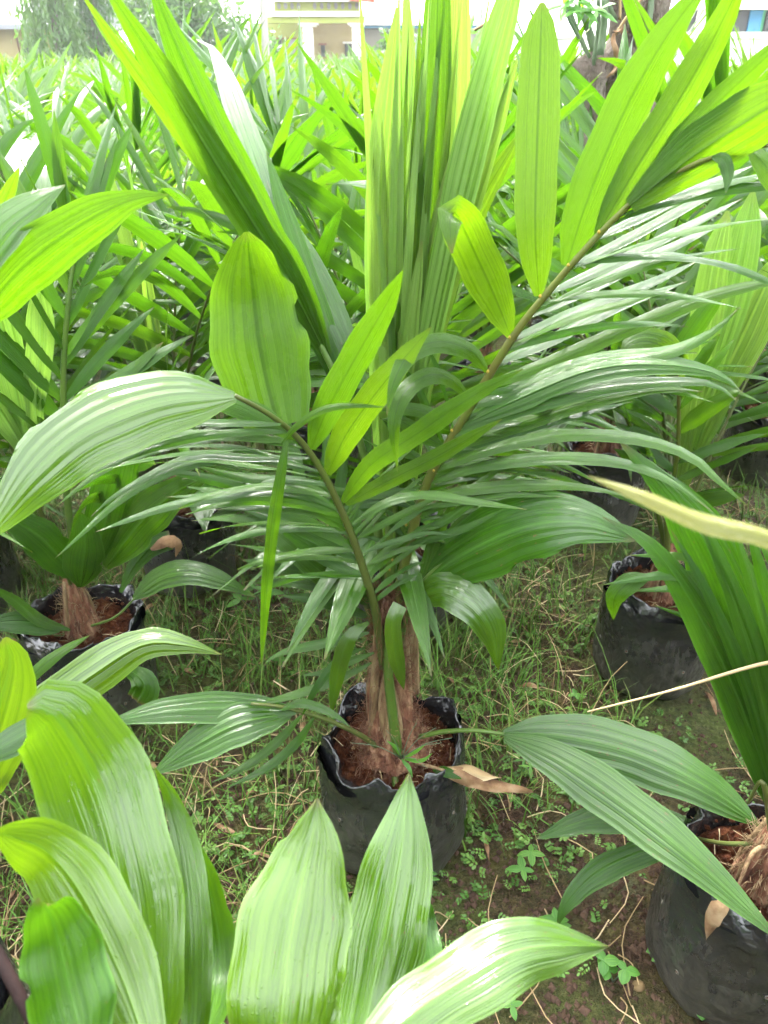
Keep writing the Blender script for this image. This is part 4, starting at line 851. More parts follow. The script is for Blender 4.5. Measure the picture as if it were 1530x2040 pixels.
# C: the upright spear fan
fC = hfrond(c0, [(778, 1190, 1.13), (780, 1000, 1.15), (785, 850, 1.17), (790, 700, 1.18)], .012, .006, 'rachis_green', 14)
for pts, wd, mt, k_, kw in (
    ([(776, 1150, 1.15), (768, 850, 1.17), (755, 560, 1.19), (757, 320, 1.2), (790, 15, 1.22)], 47, 'spear', 0, dict(nu=8, pleat=.12, twist=.3)),
    ([(782, 1150, 1.16), (790, 850, 1.19), (800, 560, 1.21), (775, 330, 1.23), (772, 110, 1.24)], 37, 'spear', 0, dict(nu=6, pleat=.12)),
    ([(786, 1100, 1.17), (822, 760, 1.2), (832, 500, 1.22), (818, 250, 1.24), (808, -60, 1.26)], 33, 'spear', 0, dict(nu=6, pleat=.10)),
    ([(790, 1100, 1.16), (815, 800, 1.19), (835, 560, 1.2), (862, 300, 1.22), (872, 0, 1.24), (880, -160, 1.25)], 63, 'lit', 0, dict(nu=10, pleat=.09)),
    ([(795, 1100, 1.17), (842, 760, 1.2), (880, 500, 1.21), (905, 250, 1.23), (915, -20, 1.25), (918, -170, 1.26)], 51, 'spear', 0, dict(nu=8, pleat=.09)),
    ([(796, 1100, 1.14), (840, 760, 1.16), (890, 500, 1.16), (945, 260, 1.17), (1010, 10, 1.18), (1050, -130, 1.19)], 66, 'spear', 0, dict(nu=10, pleat=.11)),
    ([(800, 1060, 1.16), (850, 760, 1.18), (905, 520, 1.19), (965, 320, 1.2), (1030, 120, 1.21)], 43, 'spear', 0, dict(nu=6, pleat=.12, twist=.4)),
    ([(815, 960, 1.18), (880, 620, 1.22), (950, 420, 1.24), (1040, 260, 1.26)], 43, 'lit', 0, dict(nu=6, pleat=.08)),
    ([(770, 1140, 1.17), (752, 900, 1.19), (742, 650, 1.2), (738, 450, 1.22), (745, 230, 1.24)], 24, 'spear', 0, dict(nu=4, pleat=.12)),
    ([(792, 1150, 1.14), (800, 900, 1.15), (815, 700, 1.16), (840, 480, 1.17)], 28, 'spear', 0, dict(nu=6, pleat=.12))):
    lf(fC, pts, wd, mt, 'leaflet', 'spear', k_, kw.pop('nu'), .12, 20, **kw)
# D: long frond rising to the upper left
for i in range(34):
    rr_ = np.random.default_rng(900 + i); f_ = i / 33; x1 = 728 + f_ * 300 + rr_.uniform(-14, 14); y1 = rr_.uniform(-80, 330)
    lf(fC, [(776 + f_ * 26, 1100, 1.13 + .05 * rr_.random()), (772 + f_ * 75, 800, 1.15 + .06 * rr_.random()), (752 + f_ * 165, 520, 1.17 + .06 * rr_.random()), (x1, y1, 1.19 + .07 * rr_.random())], rr_.uniform(12, 26), ('spear', 'lit', 'spear', 'pale')[i % 4], 'leaflet', 'strap', 0, 4, .35, 20, twist=rr_.uniform(-.6, .6))
fD = hfrond(c0, [(770, 1170, 1.14), (735, 950, 1.17), (690, 800, 1.2), (640, 690, 1.22), (600, 610, 1.24)], .009, .004, 'rachis_green', 18)
for pts, wd, mt, k_, kw in (
    ([(650, 710, 1.22), (560, 540, 1.2), (430, 330, 1.16), (310, 130, 1.12), (190, -60, 1.08)], 74, 'lit', -.05, dict(nu=8, pleat=.09)),
    ([(655, 715, 1.22), (570, 540, 1.21), (450, 310, 1.18), (350, 90, 1.15), (290, -60, 1.13)], 82, 'mid', -.05, dict(nu=8, pleat=.10)),
    ([(645, 700, 1.23), (545, 520, 1.22), (410, 330, 1.19), (270, 140, 1.16), (150, -30, 1.13)], 40, 'lit', -.05, dict(nu=4, pleat=.1)),
    ([(690, 800, 1.22), (620, 620, 1.28), (550, 450, 1.38), (500, 300, 1.5), (448, 150, 1.66), (418, 90, 1.74), (390, 78, 1.76)], 66, 'deep', .6, dict(nu=8, pleat=.07)),
    ([(700, 820, 1.22), (640, 640, 1.25), (585, 480, 1.28), (530, 300, 1.31)], 52, 'deep', .45, dict(nu=6, pleat=.07)),
    ([(720, 850, 1.2), (670, 680, 1.24), (600, 560, 1.3), (520, 420, 1.36), (460, 330, 1.4)], 46, 'deep', .5, dict(nu=6, pleat=.06)),
    ([(735, 900, 1.18), (700, 720, 1.24), (640, 560, 1.32), (560, 430, 1.4), (480, 330, 1.45)], 48, 'deep', .5, dict(nu=6, pleat=.06))):
    lf(fD, pts, wd, mt, 'leaflet', 'strap', k_, kw.pop('nu'), .12, 20, **kw)
for i in range(8):
    rr_ = np.random.default_rng(950 + i); 
    lf(fD, [(735 - i * 6, 920 - i * 22, 1.18 + .005 * i), (690 - i * 9, 760 - i * 20, 1.24), (620 - i * 8 + rr_.uniform(-20, 20), 600 - i * 18, 1.33), (520 - i * 6 + rr_.uniform(-50, 50), 440 - i * 20, 1.42)], rr_.uniform(18, 30), ('deep', 'mid')[i % 2], 'leaflet', 'strap', .45, 4, .25, 18)
# E, F, G: lower blades on the right of the stem
fE = hfrond(c0, [(795, 1300, 1.13), (815, 1210, 1.12), (850, 1150, 1.11), (905, 1105, 1.09)], .006, .003, 'rachis_green', 12)
lf(fE, [(820, 1180, 1.12), (910, 1110, 1.08), (1040, 1050, 1.02), (1160, 1040, .97), (1275, 1078, .94)], 150, 'deep', 'leaflet', 'broad', .25, 14, .1, 22, pleat=.04, arch=.1)
lf(fE, [(830, 1190, 1.12), (905, 1120, 1.12), (990, 1060, 1.12), (1080, 1020, 1.12)], 60, 'deep', 'leaflet', 'lance', .25, 8, .1, 16, pleat=.05)
for i, (a, b, c_) in enumerate((((845, 1160), (900, 1060), (985, 970)), ((838, 1170), (880, 1050), (935, 950)), ((850, 1150), (930, 1040), (1060, 960)), ((832, 1180), (860, 1080), (890, 980)))):
    lf(fE, [(*a, 1.11), (*b, 1.12), (*c_, 1.13)], 20, 'deep', 'leaflet', 'lance', .2)
lf(fE, [(822, 1195, 1.1), (880, 1172, 1.06), (940, 1200, 1.02), (980, 1255, 1.0), (993, 1335, 1.0)], 84, 'fg', 'leaflet', 'lance', .25, 10, .15, 18, pleat=.05)
fG = hfrond(c0, [(785, 1330, 1.1), (790, 1270, 1.08), (800, 1215, 1.05)], .005, .002, 'rachis_green', 10)
lf(fG, [(797, 1205, 1.04), (783, 1240, 1.025), (788, 1300, 1.02), (805, 1375, 1.03)], 34, 'fg', 'leaflet', 'open', .1, 6, .2, 14)
lf(fG, [(735, 1240, 1.06), (700, 1265, 1.03), (675, 1330, 1.02), (658, 1430, 1.02)], 34, 'fg', 'leaflet', 'lance', .15, 6, .25, 14)
lf(fG, [(728, 1290, 1.08), (680, 1310, 1.05), (630, 1370, 1.03), (600, 1430, 1.03)], 18, 'mid', 'leaflet', 'lance', .3)
lf(fG, [(735, 1260, 1.09), (650, 1280, 1.07), (560, 1300, 1.05), (525, 1325, 1.04)], 22, 'deep', 'leaflet', 'lance', .4)
lf(fG, [(740, 1320, 1.1), (690, 1345, 1.08), (600, 1380, 1.06), (480, 1410, 1.04)], 20, 'deep', 'leaflet', 'lance', .4)
lf(fG, [(745, 1300, 1.1), (690, 1320, 1.08), (640, 1340, 1.06), (600, 1345, 1.05)], 18, 'deep', 'leaflet', 'lance', .4)
# lower left pinnate frond behind B
fL = hfrond(c0, [(758, 1300, 1.15), (735, 1220, 1.16), (690, 1120, 1.18), (640, 1040, 1.2), (590, 990, 1.22)], .007, .003, 'rachis', 16)
lf(fL, [(735, 1200, 1.16), (650, 1120, 1.16), (570, 1060, 1.17), (490, 1010, 1.2)], 95, 'deep', 'leaflet', 'lance', .15, 10, .1, 18, pleat=.05)
pinn(fL, .2, .9, 9, -1, .22, .3, .022, 'deep', 50, 25, .1, .2, 4)
pinn(fL, .3, .95, 7, 1, .16, .22, .02, 'mid', 50, 25, .1, .2, 5)
# H: old frond lying out to the lower left ; I: to the lower right
fH = hfrond(c0, [(758, 1492, 1.09), (710, 1460, 1.07), (640, 1430, 1.05), (560, 1408, 1.04), (500, 1402, 1.03)], .0075, .003, 'rachis', 18)
lf(fH, [(590, 1418, 1.04), (470, 1408, 1.03), (330, 1415, 1.0), (195, 1445, .97)], 66, 'deep', 'leaflet', 'lance', .35, 10, .12, 20, pleat=.07)
lf(fH, [(580, 1422, 1.04), (480, 1440, 1.0), (390, 1485, .97), (300, 1545, .94)], 88, 'deep', 'leaflet', 'lance', .35, 12, .1, 20, pleat=.07)
for a, b, c_, d in (((600, 1425), (560, 1470), (500, 1520), (420, 1560)), ((625, 1430), (590, 1480), (530, 1530), (450, 1570)), ((560, 1415), (600, 1400), (660, 1420), (700, 1450))):
    lf(fH, [(*a, 1.03), (*b, 1.02), (*c_, 1.0), (*d, .98)], 20, 'deep', 'leaflet', 'lance', .35)
fI = hfrond(c0, [(835, 1468, 1.11), (880, 1458, 1.1), (940, 1455, 1.08), (1000, 1462, 1.07), (1060, 1475, 1.05)], .0065, .003, 'rachis_green', 18)
lf(fI, [(1005, 1460, 1.065), (1120, 1468, 1.06), (1260, 1500, 1.02), (1400, 1565, .95), (1515, 1645, .89)], 116, 'deep', 'leaflet', 'egg', .3, 12, .1, 22, pleat=.05, arch=.1)
lf(fI, [(1005, 1468, 1.045), (1110, 1515, .98), (1250, 1610, .88), (1400, 1730, .77), (1560, 1880, .66)], 100, 'deep', 'leaflet', 'lance', .12, 12, .12, 22, pleat=.06)
fJ = hfrond(c0, [(820, 1520, 1.08), (850, 1525, 1.06), (885, 1535, 1.04)], .005, .003, 'sheath', 8)
lf(fJ, [(870, 1532, 1.05), (930, 1545, 1.02), (985, 1562, 1.0), (1062, 1577, .98)], 34, 'dry', 'withered_leaflet', 'lance', .3, 6, .9, 18, wav=.007, seed=3)
lf(fJ, [(880, 1530, 1.05), (930, 1535, 1.03), (965, 1545, 1.01), (1000, 1550, 1.0)], 26, 'straw', 'withered_leaflet', 'lance', .3, 6, .8, 14, wav=.006, seed=5)
lf(fJ, [(862, 1533, 1.05), (890, 1538, 1.035), (920, 1552, 1.02)], 22, 'mid', 'leaflet', 'lance', .3, 4, .3, 10)
g = G(); tube(g, spline([P(782, 1508, 1.08), P(786, 1540, 1.06), P(789, 1585, 1.03)], 8), .006, .0075, 9); g.obj('cut_petiole', ['rachis_green'], c0)

M['purple'] = simple_mat('withered_purple', (0.004, 0.002, 0.002), (0.014, 0.006, 0.005), 40, .8, .6, .003, spec=.1, stretch=(1, 1, .2))
# wispy weed rooted in the middle bag
wb = P(800, 1510, 1.05); wd_ = empty('weed', (wb.x, wb.y, .255)); tag(wd_, 'wispy weed with tiny seed heads rooted in the middle bag', 'weed')
rw = np.random.default_rng(8)
for i, (ex, ey) in enumerate(((868, 1450), (880, 1480), (830, 1440), (700, 1480), (850, 1530), (900, 1470), (770, 1455))):
    e = P(ex, ey, 1.04 - .01 * i); C = spline([tuple(wb), tuple((wb + e) / 2 + Vector((0, 0, .012))), tuple(e)], 8); g = G(); tube(g, C, .0011, .0006, 4)
    g.obj('stem', ['stem_green'], wd_)
    g = G()
    for j in range(16):
        c_ = C[rw.integers(4, 8)] + rw.normal(size=3) * .008; s_ = .0016; g.add(np.array([(1, 0, 0), (0, 1, 0), (-1, 0, 0), (0, -1, 0), (0, 0, 1), (0, 0, -1)]) * s_ + c_, [(0, 1, 4), (1, 2, 4), (2, 3, 4), (3, 0, 4), (1, 0, 5), (2, 1, 5), (3, 2, 5), (0, 3, 5)])
    g.obj('seed_head', ['straw'], wd_)['kind'] = 'stuff'
for pts in ([(800, 1508, 1.05), (790, 1490, 1.04), (770, 1475, 1.03)], [(805, 1510, 1.05), (830, 1495, 1.03), (850, 1480, 1.02)], [(800, 1512, 1.04), (815, 1530, 1.02), (822, 1550, 1.01)], [(805, 1512, 1.05), (840, 1515, 1.02), (862, 1500, 1.01)]):
    lf(wd_, pts, 9, 'weed', 'leaf', 'lance', .3)
# ---- the palm at the very front, cropped by the lower edge
f0 = base_plant(-.16, .12, 'palm seedling in front with broad shining leaves, cropped by the lower edge', seed=3)
link('stem', STEMM[0], f0)
def fgleaf(pts, wd, prof='broad', k_=.2, nu=12, pleat=.018, fold=.12, arch=.12, mat='fg', root=(-.16, .12), **kw):
    a = P(*pts[0]); b = Vector((root[0], root[1], .36)); m_ = (a + b) / 2 + Vector((0, 0, -.03)) + (a - b).cross(Vector((0, 0, 1))) * .05
    C = spline([b, m_, a + (P(*pts[1]) - a) * .25], 14); g = G(); tube(g, C, .009, .004, 8, 0, .7)
    fr = g.obj('frond', ['rachis_green'], f0 if root == (-.16, .12) else kw.pop('plant'))
    kw.pop('plant', None)
    lf(fr, pts, wd, mat, 'leaflet', prof, k_, nu, fold, 28, pleat=pleat, arch=arch, wav=.0035, seed=int(wd + pts[0][0]), **kw); return fr
fgleaf([(250, 2200, .27), (265, 1960, .32), (240, 1740, .37), (190, 1560, .41), (110, 1425, .42), (55, 1412, .41)], 222, 'blunt', .15, nu=14)
fgleaf([(310, 2150, .24), (250, 1960, .28), (170, 1790, .31), (100, 1700, .32), (30, 1668, .31), (-20, 1655, .30)], 158, 'broad', .2, nu=12)
fgleaf([(180, 2140, .22), (140, 1980, .25), (110, 1850, .27), (85, 1795, .27)], 165, 'egg', .35, nu=12, mat='mid')
fgleaf([(385, 2140, .30), (392, 1900, .36), (378, 1720, .41), (345, 1600, .44), (308, 1528, .45)], 62, 'strap', .05, nu=6)
fgleaf([(405, 2100, .32), (440, 1930, .40), (420, 1780, .44), (380, 1650, .46)], 64, 'lance', .1, nu=6, mat='mid')
fgleaf([(540, 2240, .25), (562, 2040, .29), (580, 1880, .33), (608, 1740, .37), (625, 1665, .39), (632, 1590, .41)], 240, 'broad', .25, nu=14, pleat=.022)
fgleaf([(690, 2200, .28), (735, 2010, .34), (770, 1840, .39), (800, 1680, .44), (815, 1540, .49)], 168, 'broad', .2, nu=12)
fgleaf([(680, 2160, .24), (800, 2040, .27), (930, 1950, .30), (1050, 1890, .32), (1215, 1885, .34)], 145, 'broad', .3, nu=12)
fgleaf([(460, 2000, .40), (480, 1900, .44), (492, 1850, .46), (500, 1780, .47)], 56, 'lance', .2, nu=6)
fr = fgleaf([(870, 2000, .42), (862, 1900, .46), (850, 1830, .49), (838, 1765, .5)], 40, 'strap', .2, nu=6, mat='deep')
lf(fr, [(885, 1985, .44), (872, 1900, .465), (860, 1830, .492), (842, 1770, .505)], 14, 'dry', 'withered_leaflet', 'lance', .2, 4, .3, 14, wav=.003)
g = G(); tube(g, spline([Vector((-.16, .12, .36)), P(120, 2140, .22), P(45, 2010, .26), P(-10, 1890, .28)], 14), .005, .004, 8); g.obj('withered_petiole', ['purple'], f0)

# ---- front right palm (bag at the lower right corner)
r4 = base_plant(.655, .83, 'palm seedling with slumped grey bag at the lower right corner', seed=4)
st = link('stem', STEMM[1], r4)
def pl_frond(plant, pts, r0=.008, r1=.003, mat='rachis'):
    b = Vector((plant.location.x, plant.location.y, .36)); return hfrond(plant, [tuple(b)] + [tuple(P(*q)) for q in pts], r0, r1, mat, 20)
def hf2(plant, pts, r0=.008, r1=.003, mat='rachis', z=.36):
    b = Vector((plant.location.x, plant.location.y, z)); C = spline([b] + [P(*q) for q in pts], 20); g = G(); tube(g, C, r0, r1, 8, 0, .8)
    o = g.obj('frond', [mat], plant); FC[o.name] = C; return o
fr = hf2(r4, [(1545, 1480, .86), (1535, 1390, .88), (1500, 1250, .9)], .01, .004, 'rachis_green')
lf(fr, [(1545, 1600, .85), (1520, 1400, .88), (1450, 1180, .92), (1360, 1010, .95), (1235, 880, .99)], 150, 'deep', 'leaflet', 'lance', .12, 16, .12, 26, pleat=.05, arch=.12)
lf(fr, [(1555, 1640, .84), (1490, 1440, .87), (1400, 1240, .9), (1300, 1090, .93), (1200, 1030, .96)], 78, 'deep', 'leaflet', 'lance', .12, 12, .12, 26, pleat=.05)
for i in range(6):
    rr_ = np.random.default_rng(700 + i); o_ = i * 26
    lf(fr, [(1556 - i * 3, 1620 - i * 30, .84), (1500 + o_ * .6, 1400 - i * 14, .86), (1420 + o_ + rr_.uniform(-12, 12), 1190 - i * 8, .895), (1345 + o_ * 1.2 + rr_.uniform(-20, 20), 1000 + rr_.uniform(-30, 60), .93)], rr_.uniform(22, 36), ('mid', 'deep')[i % 2], 'leaflet', 'strap', .15, 4, .25, 20)
fr = hf2(r4, [(1520, 1560, .82), (1490, 1600, .84)], .007, .003)
lf(fr, [(1380, 1640, .95), (1290, 1630, .97), (1180, 1632, .965), (1065, 1672, .94)], 64, 'deep', 'leaflet', 'lance', .35, 8, .12, 18, pleat=.05)
lf(fr, [(1370, 1690, .91), (1290, 1695, .93), (1190, 1740, .905), (1130, 1800, .87), (1108, 1850, .85)], 56, 'mid', 'leaflet', 'lance', .35, 8, .12, 18, pleat=.05)
g = G(); tube(g, spline([Vector((.655, .83, .36)), P(1440, 1680, .87), P(1370, 1665, .93)], 10), .005, .003, 7); g.obj('frond', ['rachis'], r4)
fr = hf2(r4, [(1500, 1700, .8), (1460, 1790, .76)], .005, .002, 'sheath')
lf(fr, [(1470, 1790, .76), (1440, 1800, .75), (1420, 1830, .74), (1408, 1870, .74)], 34, 'dry', 'withered_leaflet', 'lance', .2, 4, .3, 12, wav=.004)
add_fronds(r4, 41, 2, only=(0, 1, 2), azf=lambda a, g_: a < 1.1 or a > 5.4, scale=.8)

# ---- palm beyond the right edge whose strips reach in
r8 = base_plant(1.16, 1.12, 'palm seedling mostly beyond the right edge with thin leaflets reaching in', seed=5)
fr = hf2(r8, [(1640, 1330, 1.08), (1590, 1200, 1.05)], .008, .003)
for pts, wd in (([(1600, 1200, 1.05), (1480, 1140, .98), (1380, 1110, .94), (1250, 1106, .92)], 26), ([(1610, 1260, 1.04), (1480, 1180, .96), (1350, 1145, .92), (1200, 1165, .9)], 32),
                ([(1610, 1310, 1.03), (1500, 1215, .96), (1380, 1172, .93), (1260, 1175, .92)], 20), ([(1610, 1400, 1.0), (1500, 1250, .94), (1390, 1180, .92), (1250, 1178, .91)], 24),
                ([(1600, 1500, .98), (1480, 1350, .94), (1400, 1220, .92), (1330, 1210, .91)], 26)):
    lf(fr, pts, wd, 'mid', 'leaflet', 'strap', .3, 4, .25, 18)
lf(fr, [(1295, 1148, .92), (1255, 1160, .91), (1225, 1190, .905), (1222, 1235, .905)], 44, 'lit', 'leaflet', 'lance', .2, 6, .2, 14)
lf(fr, [(1600, 1345, 1.0), (1500, 1280, .96), (1400, 1240, .93), (1300, 1205, .91)], 20, 'mid', 'leaflet', 'strap', .3, 4, .25, 14)
fr = hf2(r8, [(1700, 1340, 1.0), (1680, 1300, .9)], .006, .002, 'rachis')
g = G(); tube(g, spline([P(1700, 1300, .9), P(1530, 1320, .86), P(1340, 1375, .84), P(1170, 1418, .83)], 16), .0042, .0012, 6); g.obj('bare_rachis', ['straw'], r8)
add_fronds(r8, 23, 2, azf=lambda a, g_: a < 1.5 or a > 4.7)

M['yellowing'] = leaf_mat('leaf_yellowing', (0.20, 0.21, 0.05), (0.12, 0.15, 0.03), (0.3, 0.3, 0.06), 0.3, 0.15, 0.3, spec=.8)
# ---- palm close to the camera on the right: only a blurred tip shows
r11 = base_plant(.85, .18, 'palm seedling beside the camera showing one blurred pale leaf tip', seed=6)
fr = hf2(r11, [(1750, 1240, .33), (1690, 1160, .32)], .007, .003)
lf(fr, [(1700, 1170, .32), (1600, 1100, .31), (1520, 1062, .3), (1400, 1035, .29), (1290, 990, .285), (1170, 948, .28)], 50, 'yellowing', 'leaflet', 'strap', .4, 6, .6, 20)
add_fronds(r11, 31, 1, only=(1, 2, 3, 4), azf=lambda a, g_: a < 1.3 or a > 5.0)

# ---- palm beyond the left edge, at the front
l10 = base_plant(-.72, .62, 'palm seedling beyond the left edge with one long leaf over the bag', seed=7)
fr = hf2(l10, [(-120, 1600, .66), (-60, 1530, .68)], .008, .003)
lf(fr, [(-60, 1540, .68), (60, 1435, .74), (180, 1345, .79), (285, 1283, .82), (370, 1285, .83), (442, 1304, .84)], 92, 'fg', 'leaflet', 'lance', .05, 8, .35, 24, pleat=.03)
lf(fr, [(-90, 1640, .66), (-40, 1520, .68), (0, 1400, .7), (20, 1320, .71), (10, 1270, .71)], 150, 'fg', 'leaflet', 'egg', .0, 10, .1, 20, pleat=.03, arch=.12)
lf(fr, [(-20, 1440, .72), (60, 1350, .76), (120, 1300, .79), (180, 1265, .82)], 26, 'lit', 'leaflet', 'strap', .2, 4, .2, 16)
lf(fr, [(-60, 1520, .64), (20, 1480, .66), (120, 1420, .7), (200, 1380, .73)], 60, 'deep', 'leaflet', 'lance', .2, 6, .2, 16)
add_fronds(l10, 51, 2, only=(1, 2, 3, 4), azf=lambda a, g_: 1.9 < a < 4.4, scale=.9)
# ---- palm beyond the left edge, farther
l9 = base_plant(-1.08, 1.02, 'palm seedling beyond the left edge with a backlit leaf pointing in', seed=8)
fr = hf2(l9, [(-180, 900, 1.0), (-90, 700, .98)], .009, .003)
lf(fr, [(-60, 660, .97), (40, 540, .97), (160, 450, .98), (260, 400, .99), (335, 388, 1.0)], 110, 'lit', 'leaflet', 'lance', -.12, 10, .12, 22, pleat=.03)
lf(fr, [(-60, 560, .95), (0, 460, .97), (70, 405, .99), (130, 368, 1.01)], 90, 'deep', 'leaflet', 'lance', .45, 10, .1, 18, pleat=.05)
lf(fr, [(-80, 560, 1.1), (-30, 480, 1.1), (0, 420, 1.1), (40, 330, 1.1)], 40, 'lit', 'leaflet', 'strap', 0, 6, .1, 14)
add_fronds(l9, 61, 2, azf=lambda a, g_: 1.9 < a < 4.6, scale=.95)

# ---- left palm (bag at the left, behind the long leaf)
l2 = base_plant(-.76, 1.52, 'dark green palm seedling with crumpled bag at the left', seed=9)
add_fronds(l2, 71, 2, only=(1, 3, 4), azf=lambda a, g_: a < 4.0 or a > 5.9, scale=.9)
fr = hf2(l2, [(150, 1130, 1.52), (130, 960, 1.52), (126, 830, 1.52), (128, 700, 1.53), (140, 570, 1.55), (152, 480, 1.57)], .011, .004, 'rachis_green')
pinn(fr, .45, .98, 10, 1, .34, .36, .034, 'mid', 52, 18, .25, .1, 11)
pinn(fr, .45, .98, 10, -1, .26, .34, .034, 'mid', 52, 18, .25, .1, 12)
fr = hf2(l2, [(60, 1000, 1.5), (30, 850, 1.5)], .008, .003, 'rachis_green')
for pts, wd in (([(90, 950, 1.5), (70, 820, 1.5), (80, 680, 1.52), (78, 560, 1.54)], 54), ([(85, 960, 1.49), (40, 820, 1.5), (10, 680, 1.5), (-30, 540, 1.5)], 66), ([(80, 950, 1.48), (20, 850, 1.48), (-40, 760, 1.48)], 50)):
    lf(fr, pts, wd, 'spear', 'leaflet', 'spear', 0, 8, .1, 18, pleat=.1)
fr = hf2(l2, [(200, 1050, 1.48), (260, 950, 1.46), (300, 900, 1.44)], .007, .003, 'rachis')
lf(fr, [(210, 1130, 1.46), (280, 1040, 1.42), (350, 980, 1.4), (430, 940, 1.38)], 90, 'deep', 'leaflet', 'lance', .1, 8, .15, 16, pleat=.05)
lf(fr, [(190, 1120, 1.45), (220, 1000, 1.42), (250, 900, 1.4), (260, 820, 1.4)], 90, 'deep', 'leaflet', 'lance', 0, 8, .15, 16, pleat=.05)
fr = hf2(l2, [(110, 1080, 1.46), (60, 1030, 1.44)], .006, .003, 'rachis')
lf(fr, [(150, 1150, 1.46), (100, 1090, 1.42), (50, 1050, 1.4), (-30, 1010, 1.38)], 80, 'deep', 'leaflet', 'lance', .1, 8, .15, 16, pleat=.05)
lf(fr, [(160, 1170, 1.45), (165, 1120, 1.4), (170, 1080, 1.38), (160, 1020, 1.37)], 80, 'deep', 'leaflet', 'egg', 0, 8, .15, 16, pleat=.05)
fr = hf2(l2, [(228, 1230, 1.46), (270, 1190, 1.45)], .005, .003, 'rachis_green', .26)
lf(fr, [(265, 1192, 1.45), (320, 1150, 1.44), (380, 1140, 1.43), (450, 1160, 1.42), (510, 1190, 1.42)], 56, 'deep', 'leaflet', 'lance', .35, 10, .12, 18, pleat=.07)
lf(fr, [(240, 1180, 1.5), (265, 1130, 1.52), (300, 1090, 1.54), (340, 1075, 1.55)], 44, 'mid', 'leaflet', 'wedge', .3, 8, .12, 12, pleat=.08)
lf(fr, [(300, 1095, 1.53), (330, 1078, 1.53), (355, 1085, 1.52), (350, 1110, 1.51)], 26, 'dry', 'withered_leaflet', 'lance', .3, 4, .2, 10, wav=.004)
fr = hf2(l2, [(110, 1265, 1.48), (60, 1240, 1.46)], .005, .003, 'rachis_green', .26)
lf(fr, [(140, 1255, 1.47), (80, 1235, 1.44), (20, 1190, 1.42), (-40, 1160, 1.4)], 26, 'deep', 'leaflet', 'lance', .4, 6, .2, 14)
lf(fr, [(120, 1255, 1.46), (60, 1240, 1.43), (0, 1240, 1.4), (-50, 1255, 1.38)], 50, 'deep', 'leaflet', 'lance', .4, 8, .2, 14, pleat=.06)
lf(fr, [(240, 1330, 1.4), (275, 1345, 1.36), (290, 1370, 1.34), (275, 1400, 1.33)], 60, 'mid', 'withered_leaflet', 'wedge', .2, 8, .2, 12, pleat=.1)

# ---- right palm (upright bag, yellow fan)
r1 = base_plant(.74, 1.66, 'palm seedling with upright dusty bag and wide yellow green spear fan', seed=11)
fr = hf2(r1, [(1345, 1000, 1.64), (1375, 860, 1.64)], .01, .005, 'rachis_green')
for pts, wd, mt in (([(1335, 1010, 1.64), (1380, 860, 1.64), (1420, 720, 1.65), (1470, 540, 1.67), (1500, 380, 1.7)], 70, 'spear'), ([(1340, 1010, 1.65), (1400, 840, 1.66), (1480, 680, 1.67), (1560, 500, 1.69)], 80, 'spear'),
                    ([(1340, 1010, 1.63), (1375, 830, 1.63), (1400, 680, 1.64), (1425, 520, 1.66), (1450, 420, 1.68)], 60, 'spear'), ([(1340, 1000, 1.66), (1410, 850, 1.67), (1450, 740, 1.68), (1530, 560, 1.7)], 60, 'spear')):
    lf(fr, pts, wd, mt, 'leaflet', 'spear', 0, 10, .08, 20, pleat=.09)
fr = hf2(r1, [(1330, 1020, 1.6), (1345, 940, 1.57), (1352, 850, 1.55), (1350, 760, 1.54), (1340, 690, 1.54)], .009, .003, 'rachis_brown')
pinn(fr, .3, .95, 8, 1, .22, .2, .034, 'mid', 58, 35, .1, .15, 21)
pinn(fr, .3, .95, 8, -1, .22, .2, .034, 'mid', 58, 35, .1, .2, 22)
lf(fr, [(1352, 760, 1.54), (1330, 700, 1.52), (1290, 680, 1.5), (1250, 690, 1.48), (1240, 715, 1.47)], 66, 'lit', 'leaflet', 'open', .3, 10, .1, 16, pleat=.04)
add_fronds(r1, 81, 2, only=(1, 2, 3, 4, 5), azf=lambda a, g_: a < 3.6, scale=.95)

# ---- other near palms, grown by rule
near = [(-.64, 2.12, 'palm seedling with black bag and dry stalks, behind the left palm', 13), (.06, 1.9, 'palm seedling directly behind the tall middle palm', 14),
        (.80, 2.5, 'palm seedling with black bag behind the upright dusty bag', 15), (1.9, 3.55, 'palm seedling with bag showing at the far right edge', 16),
        (-1.3, 1.95, 'palm seedling with a broad white shining leaf at the left edge', 17), (1.55, 2.05, 'palm seedling at the right edge beyond the yellow fan', 18),
        (-.25, 2.75, 'palm seedling two rows behind the middle palm, to its left', 19), (1.55, 2.85, 'palm seedling beside the dead brown leaves on the right', 20),
        (-1.05, 2.85, 'palm seedling behind the pinnate frond on the left', 21), (.45, 3.3, 'palm seedling seen between the spear and the long lit leaflet', 22)]
for x, y, lb, sd in near:
    o = base_plant(x, y, lb, 'palm seedlings in the nearest rows', sd); add_fronds(o, sd, 2, scale=.8 if sd == 19 else rng.uniform(.88, .97))
    if sd == 17:
        fr = hf2(o, [(20, 700, 1.9), (40, 520, 1.88)], .008, .003)
        lf(fr, [(90, 560, 1.75), (75, 440, 1.8), (62, 340, 1.9), (56, 285, 2.05), (52, 262, 2.3)], 130, 'deep', 'leaflet', 'wedge', .7, 12, .06, 18, pleat=.04, arch=.1)
    if sd == 20:
        for pts in ([(1335, 430, 2.9), (1328, 465, 2.88), (1335, 500, 2.87)], [(1380, 405, 2.9), (1370, 435, 2.88), (1345, 455, 2.87)], [(1385, 475, 2.88), (1365, 490, 2.87), (1350, 505, 2.86)]):
            lf(o, pts, 26, 'dry', 'withered_leaflet', 'egg', .2, 4, .4, 10, wav=.01)

